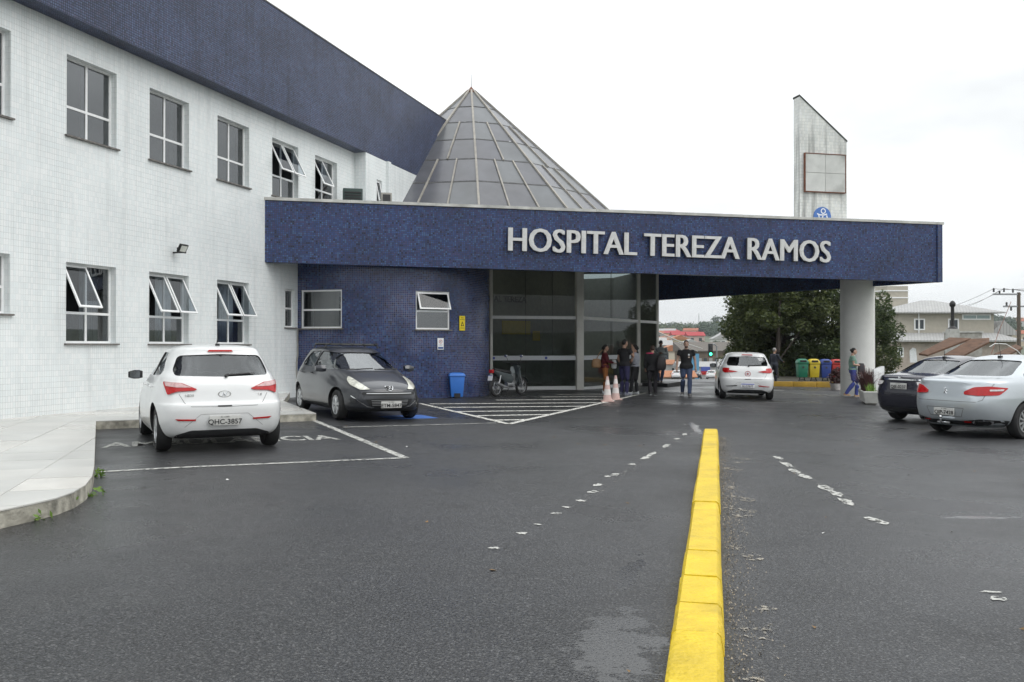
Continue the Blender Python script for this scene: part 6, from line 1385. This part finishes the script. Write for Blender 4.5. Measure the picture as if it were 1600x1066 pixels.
# gate and sheds in front of the house
gt = tag(empty('white_gate', (at(1376,560,60).x, 60, -1.6)), 'white barred gate and letter box before the grey house', 'gate')
for k in range(2): b = MB(); b.b2((-.9+k*1.8,-.05,0),(-.8+k*1.8,.05,2.6)); b.build('post', M_['white_frame'], gt)
for k in range(5): b = MB(); b.b2((-.8,-.02,.5+.42*k),(.9,.02,.56+.42*k)); b.build('bar', M_['white_frame'], gt)
SY = 50; sx_ = lambda px: (px-800)/1380*SY; sz_ = lambda py: CAM_Z+(542-py)*SY/1380
sh = tag(empty('garden_shed', (sx_(1490), SY, -1)), 'low shed with rusty brown sheet roofs and a blue boarded wall', 'shed'); ox, oz = sx_(1490), -1
def slab_(name, pts, m, th=.1):
    b = MB(); V = [(sx_(px)-ox, dy, sz_(py)-oz) for px, py, dy in pts]; n = len(V); b.add(V+[(x,y,z-th) for x,y,z in V], [tuple(range(n)), tuple(range(2*n-1,n-1,-1))]+[(i,(i+1)%n,n+(i+1)%n,n+i) for i in range(n)][::1]); return b.build(name, m, sh)
slab_('roof', [(1423,552,-1),(1431,554,-1.4),(1520,528.5,.2),(1497,527,1)], M_['brown_roof'])
slab_('roof', [(1453,554,-1.6),(1476,555,-2),(1531,534,-1),(1546,528,0),(1520,529.5,.2)], M_['brown_roof'])
slab_('roof', [(1530,553,-1.5),(1545,553,-2),(1582,543,-1),(1587,538,0)], M_['brown_roof'])
for k in range(4): b = MB(); b.b2((sx_(1505)-ox,-.7,.0+.42*k),(sx_(1541)-ox,-.6,.40+.42*k)); b.build('board', mat('blue_board', (.16,.24,.36), .8, var=.2), sh)
b = MB(); b.b2((sx_(1442)-ox,-.9,0),(sx_(1504)-ox,1,.95)); b.b2((sx_(1541)-ox,-.4,0),(sx_(1585)-ox,1,1.2)); b.build('wall', M_['room'], sh)
st = tag(empty('stove_chimney', (sx_(1516), SY+2, -1)), 'black metal flue pipe with cowl on a pale masonry base', 'chimney'); b = MB(); b.b2((-.28,-.28,0),(.28,.28,sz_(513)+1)); b.build('base', M_['coping'], st); z0 = sz_(513)+1; b = MB(); b.lathe([(.30,z0),(.12,z0+.16),(.11,z0+.18)], 14); b.lathe([(.10,z0+.15),(.10,z0+1.35)], 14); b.lathe([(.11,z0+1.3),(.16,z0+1.36),(.17,z0+1.5),(.10,z0+1.62),(.04,z0+1.66)], 14); b.build('flue', M_['black'], st, 50)
wt_ = tag(empty('water_tank', (sx_(1548), SY+3, -1)), 'squat grey concrete water tank behind the shed', 'tank'); b = MB(); b.b2((-.85,-.7,0),(.75,.7,sz_(519)+1)); b.build('tank_body', M_['concrete'], wt_, bevel=.04); b = MB(); b.b2((-.9,-.75,sz_(519)+1.002),(.8,.75,sz_(517)+1.02)); b.build('tank_lid', M_['coping'], wt_)
dish = tag(empty('roof_bracket', (sx_(1532), SY-1.5, .9)), 'white curved pipe bracket over the shed roof', 'pipe'); b = MB(); b.tube([(-.3,0,.55),(.0,0,.72),(.6,0,.70),(1.2,0,.35),(1.9,0,-.35)], .022, 8); b.build('pipe', M_['white_frame'], dish, 60)
# power pole with crossarms, insulators and wires
PY = 78; px_ = lambda p: (p-800)/1380*PY; pz_ = lambda p: CAM_Z+(542-p)*PY/1380
po = tag(empty('power_pole', (px_(1592), PY, -3)), 'concrete power pole with crossarms and insulators beside the grey house', 'power pole'); ox2, oz2 = px_(1592), -3
b = MB(); b.tube([(0,0,0),(0,0,pz_(457)-oz2)], [.2,.14], 10); b.build('mast', mat('pole_brown', (.12,.095,.075), .9, var=.3), po, 60)
for x0, x1, py_ in ((1552,1595,460),(1568,1604,479)): b = MB(); b.b2((px_(x0)-ox2,-.08,pz_(py_)-oz2-.07),(px_(x1)-ox2,.08,pz_(py_)-oz2+.07)); b.build('crossarm', M_['steel'], po)
for x, py_ in ((1553,453),(1562,457),(1569,453),(1583,454),(1573,475),(1580,482)): b = MB(); b.lathe([(.05,0),(.1,.08),(.06,.16),(.1,.24),(.05,.36)], 8, 0, Matrix.Translation((px_(x)-ox2,0,pz_(py_)-oz2-.2))); b.build('insulator', M_['plastic_dark'], po)
wr = tag(empty('overhead_wires', (px_(1592), PY, 4)), 'thin black overhead wires running from the power pole', 'wires')
for x, py_, x2, py2, y2 in ((1553,453,1440,490,120),(1562,456,1480,486,120),(1569,453,1490,480,120),(1553,453,1700,430,60),(1569,453,1720,436,60),(1583,454,1720,446,60)):
    a, c = Vector((px_(x), PY, pz_(py_)+.1)), at(x2, py2, y2); pts = [a.lerp(c, t/8)-Vector((0,0,1.6*(t/8)*(1-t/8)))-Vector((px_(1592),PY,4)) for t in range(9)]; b = MB(); b.tube(pts, .018, 4); b.build('wire', M_['black'], wr)
b = MB(); b.tube([Vector((px_(1575),PY-.5,pz_(472))), at(1560,520,PY-6), at(1549,553,PY-10)], .025, 5); tag(b.build('guy_wire', M_['rust']), 'dark guy wire slanting down from the power pole', 'wire')
b_ = leaves([(0,0,1.2,.9,.7,1.0),(.9,.3,.8,.9,.7,.8),(-.4,0,2.3,.5,.4,.8)], 3500, .09, 40); rt = tag(empty('climbing_shrub', (px_(1596)-6.2, 62, -1.8)), 'bright green shrub growing round the foot of the pole', 'shrub'); arr_obj('foliage', *b_, M_['leaf_bright'], rt)
# ---- the town below: houses, trees, cars, signal
def fhouse(px, py, Y, w, h, d, wallm, roofm, label, rise=1.4, gable=True, rz=0, nwin=2, name='town_house'):
    p = at(px, py, Y); zb = terr(p.x, Y)-1.0; r = tag(empty(name, (p.x, Y, zb), rz), label, 'house', 'houses in the town below'); H0 = p.z-zb
    b = MB(); b.b2((-w/2,0,0),(w/2,d,H0)); b.build('wall', wallm, r); b = MB(); hip(b, -w/2, w/2, 0, d, H0+.12, rise, .4, gable); b.build('roof', roofm, r)
    for k in range(nwin): x = -w/2+w*(k+.5)/nwin; b = MB(); b.b2((x-.6,-.05,H0-2.1),(x+.6,.05,H0-.8)); b.build('window', M_['far_glass'], r)
    return r
WW = [mat('wall_'+k, c, .85, var=.1) for k, c in (('cream',(.55,.50,.40)),('white',(.66,.66,.64)),('tan',(.45,.38,.28)),('ochre',(.50,.38,.18)),('greyish',(.36,.36,.35)),('pinkish',(.50,.38,.34)))]
RF = [M_['red_roof'], M_['orange_roof'], M_['crimson_roof'], M_['grey_roof']]
sp = [(1112,574,178,13,2.6,8,1,3,'white flat fronted shop house by the traffic signal'),
      (1050,549,230,12,3,9,0,1,'cream house with wide orange tile roof left of the street'),(1063,531,300,12,3,9,3,1,'ochre house under a broad orange roof among trees'),(1066,524,360,15,3,10,1,2,'white house with crimson roof on the slope'),
      (1088,525,350,13,3,9,5,2,'pinkish house with steep crimson roof on the slope'),(1080,538,280,11,3,8,4,3,'grey house with pale roof below the crimson roof'),(1035,540,260,12,3,8,4,3,'grey house with pale roof at the hall corner'),
      (1125,530,330,10,5,8,1,3,'tall white block with pale roof right of the street'),(1133,524,360,8,6,8,0,3,'cream tower block among the street trees'),(1040,590,150,10,2.4,7,0,1,'cream low house at the foot of the street'),(1035,570,200,11,3,8,1,1,'white house with green yard by the street')]
for px, py, Y, w, h, d, wi, ri, lb in sp: fhouse(px, py, Y, w*(.5 if Y > 200 else 1), h, d*.7, WW[wi], RF[ri], lb, 1.5 if Y > 200 else 1.0)
g_ = random.Random(4)
adj = ['red','orange','crimson','pale grey']; wn_l = ['cream','white','tan','ochre','grey','pink']
for k in range(34):
    px = g_.uniform(1020,1135) if k < 22 else g_.uniform(1380,1620); Y = g_.uniform(480,1150); x = (px-800)/1380*Y; z = terr(x, Y); wi, ri = (k % 24)//4, k % 4; H0 = g_.uniform(4,4.8) if k < 24 else g_.uniform(6.5,8); w = g_.uniform(9,16)
    r = tag(empty('hill_house', (x, Y, z-.5), g_.uniform(-.5,.5)), '%s %s house with %s roof far off on the hillside' % ('low' if k < 24 else 'tall', wn_l[wi], adj[ri]), 'house', 'houses on the far hillside')
    b = MB(); b.b2((-w/2,0,0),(w/2,9,H0)); b.build('wall', WW[wi], r); b = MB(); hip(b, -w/2, w/2, 0, 9, H0+.1, 2.2, .5, True); b.build('roof', RF[ri], r)
    for q in (-.25,.25): b = MB(); b.b2((w*q-.8,-.06,H0*.45),(w*q+.8,.06,H0*.75)); b.build('window', M_['far_glass'], r)
br_ = tag(empty('brown_warehouse', (at(1108,545,188).x, 188, terr(40,188)-1)), 'long brown walled building with dark sloping roof above the white shop', 'building'); p = at(1108,548,188); zb = terr(40,188)-1; H0 = p.z-zb
b = MB(); b.b2((-5.5,0,0),(9,10,H0)); b.build('wall', mat('brown_wall', (.17,.135,.10), .9, var=.3, scale=1), br_); b = MB(); b.add([(-5.9,-.6,H0),(9.4,-.6,H0),(9.4,10,H0+1.9),(-5.9,10,H0+1.9),(-5.9,-.6,H0-.2),(9.4,-.6,H0-.2),(9.4,10,H0-.2),(-5.9,10,H0-.2)], [(0,1,2,3),(4,5,1,0),(5,6,2,1),(6,7,3,2),(7,4,0,3)]); b.build('roof', mat('brown_dark_roof', (.13,.115,.10), .9, var=.3), br_)
for k in range(7): b = MB(); b.b2((-4.6+1.15*k,-.06,H0-2.9),(-3.9+1.15*k,.04,H0-1.6)); b.build('window', M_['far_glass'] if k % 2 else WW[4], br_)
b = MB(); b.b2((2.0,-.1,H0-3.0),(3.2,.0,H0-1.8)); b.build('window', M_['white_frame'], br_)
for i, (px, py, Y, h, r0, m, lb) in enumerate(((1048,536,300,7,3.0,'leaf_far','round dark tree beside the ochre house'),(1043,545,255,6,2.6,'leaf_far','grey green tree at the corner of the glass hall'),(1056,546,240,4,2.0,'leaf_mid','bright round bush in front of the orange roof'),(1077,532,320,7,3.2,'leaf_mid','green tree between the crimson roofs'),(1075,520,420,9,4.5,'leaf_far','big dark tree above the crimson roofs'),(1100,537,290,5,2.8,'leaf_far','tree in the row behind the brown building'),(1110,536,285,5,2.8,'leaf_far','second tree in the row behind the brown building'),(1119,535,282,5,2.8,'leaf_far','third tree in the row behind the brown building'),(1093,536,300,5,2.6,'leaf_far','small tree left in the row behind the brown building'),(1128,540,240,5,2.6,'leaf_far','tree at the street edge by the tall white block'),(1050,508,900,12,8,'leaf_far','lone tree standing on the left skyline'),(1072,508,900,12,8,'leaf_far','flat crowned tree standing on the skyline'),(1120,508,820,16,9,'leaf_far','tall dark tree standing on the right skyline'))):
    p = at(px, py, Y); zb = terr(p.x, Y); ht = max(h, p.z-zb); tree('town_tree', lb, (p.x, Y, zb-.3), ht, (0,0,ht*.62,r0,r0*.9,ht*.42), 1500, .05*r0+.16, m, .2, 3, 50+i, 'trees in the town below')
# wooded hillside and the right hand hills
def wood(name, cx, cy, sx, sy, n, size, seed, m='leaf_far'):
    g = np.random.default_rng(seed); blobs = []
    for i in range(160):
        x, y = cx+g.uniform(-sx, sx), cy+g.uniform(-sy, sy); z = terr(x, y); s = g.uniform(3.5,7); blobs.append((x, y, z+s*.8, s, s, s))
    V, F = leaves(blobs, n, size, seed); return tag(arr_obj(name, V, F, M_[m]), kind='stuff')
wood('far_wood', 205, 760, 40, 60, 16000, 1.4, 61); wood('far_wood', 590, 980, 110, 120, 22000, 1.7, 62); wood('far_wood', 160, 900, 45, 60, 9000, 1.5, 63, 'leaf_mid'); wood('far_wood', 330, 620, 60, 60, 14000, 1.4, 64)
ms = at(1092,490,1000); mt = tag(empty('radio_mast', (ms.x, 1000, terr(ms.x,1000))), 'thin tall radio mast on the far hilltop', 'mast'); b = MB(); b.tube([(0,0,0),(0,0,ms.z-terr(ms.x,1000))], [.5,.3], 6); b.build('mast_pole', M_['steel'], mt)
ts = at(1110,553,70); sg = tag(empty('traffic_signal', (ts.x, 70, terr(ts.x,70))), 'traffic signal showing a green light over the far street', 'traffic light'); hh = ts.z-terr(ts.x,70)
b = MB(); b.tube([(.5,0,0),(.5,0,hh+.6),(.35,0,hh+.75),(.0,0,hh+.75)], .06, 8); b.build('pole', M_['steel'], sg); b = MB(); b.b2((-.17,-.12,hh-.22),(.17,.12,hh+.8)); b.build('housing', M_['black'], sg, bevel=.03)
for k, m in ((0, emis('green_light', (.05,.9,.45), 5)), (1, M_['plastic_dark']), (2, M_['plastic_dark'])): b = MB(); b.lathe([(.11,0),(.1,.03),(.001,.04)], 14, 0, Matrix.Translation((0,-.12,hh-.02+.3*k)) @ Matrix.Rotation(R(90),4,'X')); b.build('lens', m, sg)
b = MB(); b.tube([at(1028,519,60), at(1060,533,75), at(1097,545,95)], .05, 5); b.tube([at(1028,521,60), at(1060,536,75), at(1090,549,95)], .03, 5); tag(b.build('street_cables', M_['coping']), 'pale bundle of street cables sagging beside the hall', 'cables')
bp_ = at(1119,600,150); b = MB(); b.b2((-.9,-.1,0),(.9,.1,5.2)); q = tag(empty('shop_sign', (bp_.x, 168, terr(bp_.x,168)-.3)), 'tall pale blue street sign board beside the white shop', 'sign'); b.build('board', mat('sky_blue', (.10,.30,.48), .6), q)
ps = at(1104,578,176.5); q = tag(empty('shop_poster', (ps.x, 177.4, ps.z-1)), 'red and blue poster on the white shop wall', 'poster'); b = MB(); b.b2((-.9,-.05,.7),(.9,.05,1.6)); b.build('panel', M_['plate_blue'], q); b = MB(); b.b2((-.9,-.06,0),(.9,.05,.7)); b.build('panel', M_['red_lamp'], q)
def far_car(src, px, Y, hd, label):
    x = (px-800)/1380*Y; r = copy_tree(src); 
    for ch in list(r.children):
        if ch.name.split('.')[0] in ('licence_plate','badge','badge_lettering','cross_disc','cross_ring','cross_mark','panel_seam','antenna'):
            for q in list(ch.children): bpy.data.objects.remove(q)
            bpy.data.objects.remove(ch)
    r.location = (x, Y, terr(x, Y)+.13); r.rotation_euler = (R(2.4)*-1, 0, hd); tag(r, label, 'car', 'cars on the far street'); return r
far_car(c1, 1057, 150, R(-10), 'white hatchback waiting down the far street by the kerb'); far_car(c5, 1089, 158, R(-14), 'dark saloon down the far street'); far_car(c1, 1112, 148, R(-16), 'white hatchback parked by the white shop'); far_car(c1, 1043, 170, R(60), 'white hatchback crossing at the foot of the far street')
# ---- damp air
M_['haze'], nt, N, L, b_, out = new_mat('haze'); nt.nodes.remove(b_); pv_ = N('ShaderNodeVolumePrincipled'); pv_.inputs['Color'].default_value = (.86,.92,.97,1); pv_.inputs['Density'].default_value = .0002; pv_.inputs['Anisotropy'].default_value = .3; L(pv_.outputs[0], out.inputs['Volume'])
b = MB(); b.b2((-1520,-1230,-80),(1520,1620,90)); tag(b.build('haze', M_['haze']), kind='stuff')
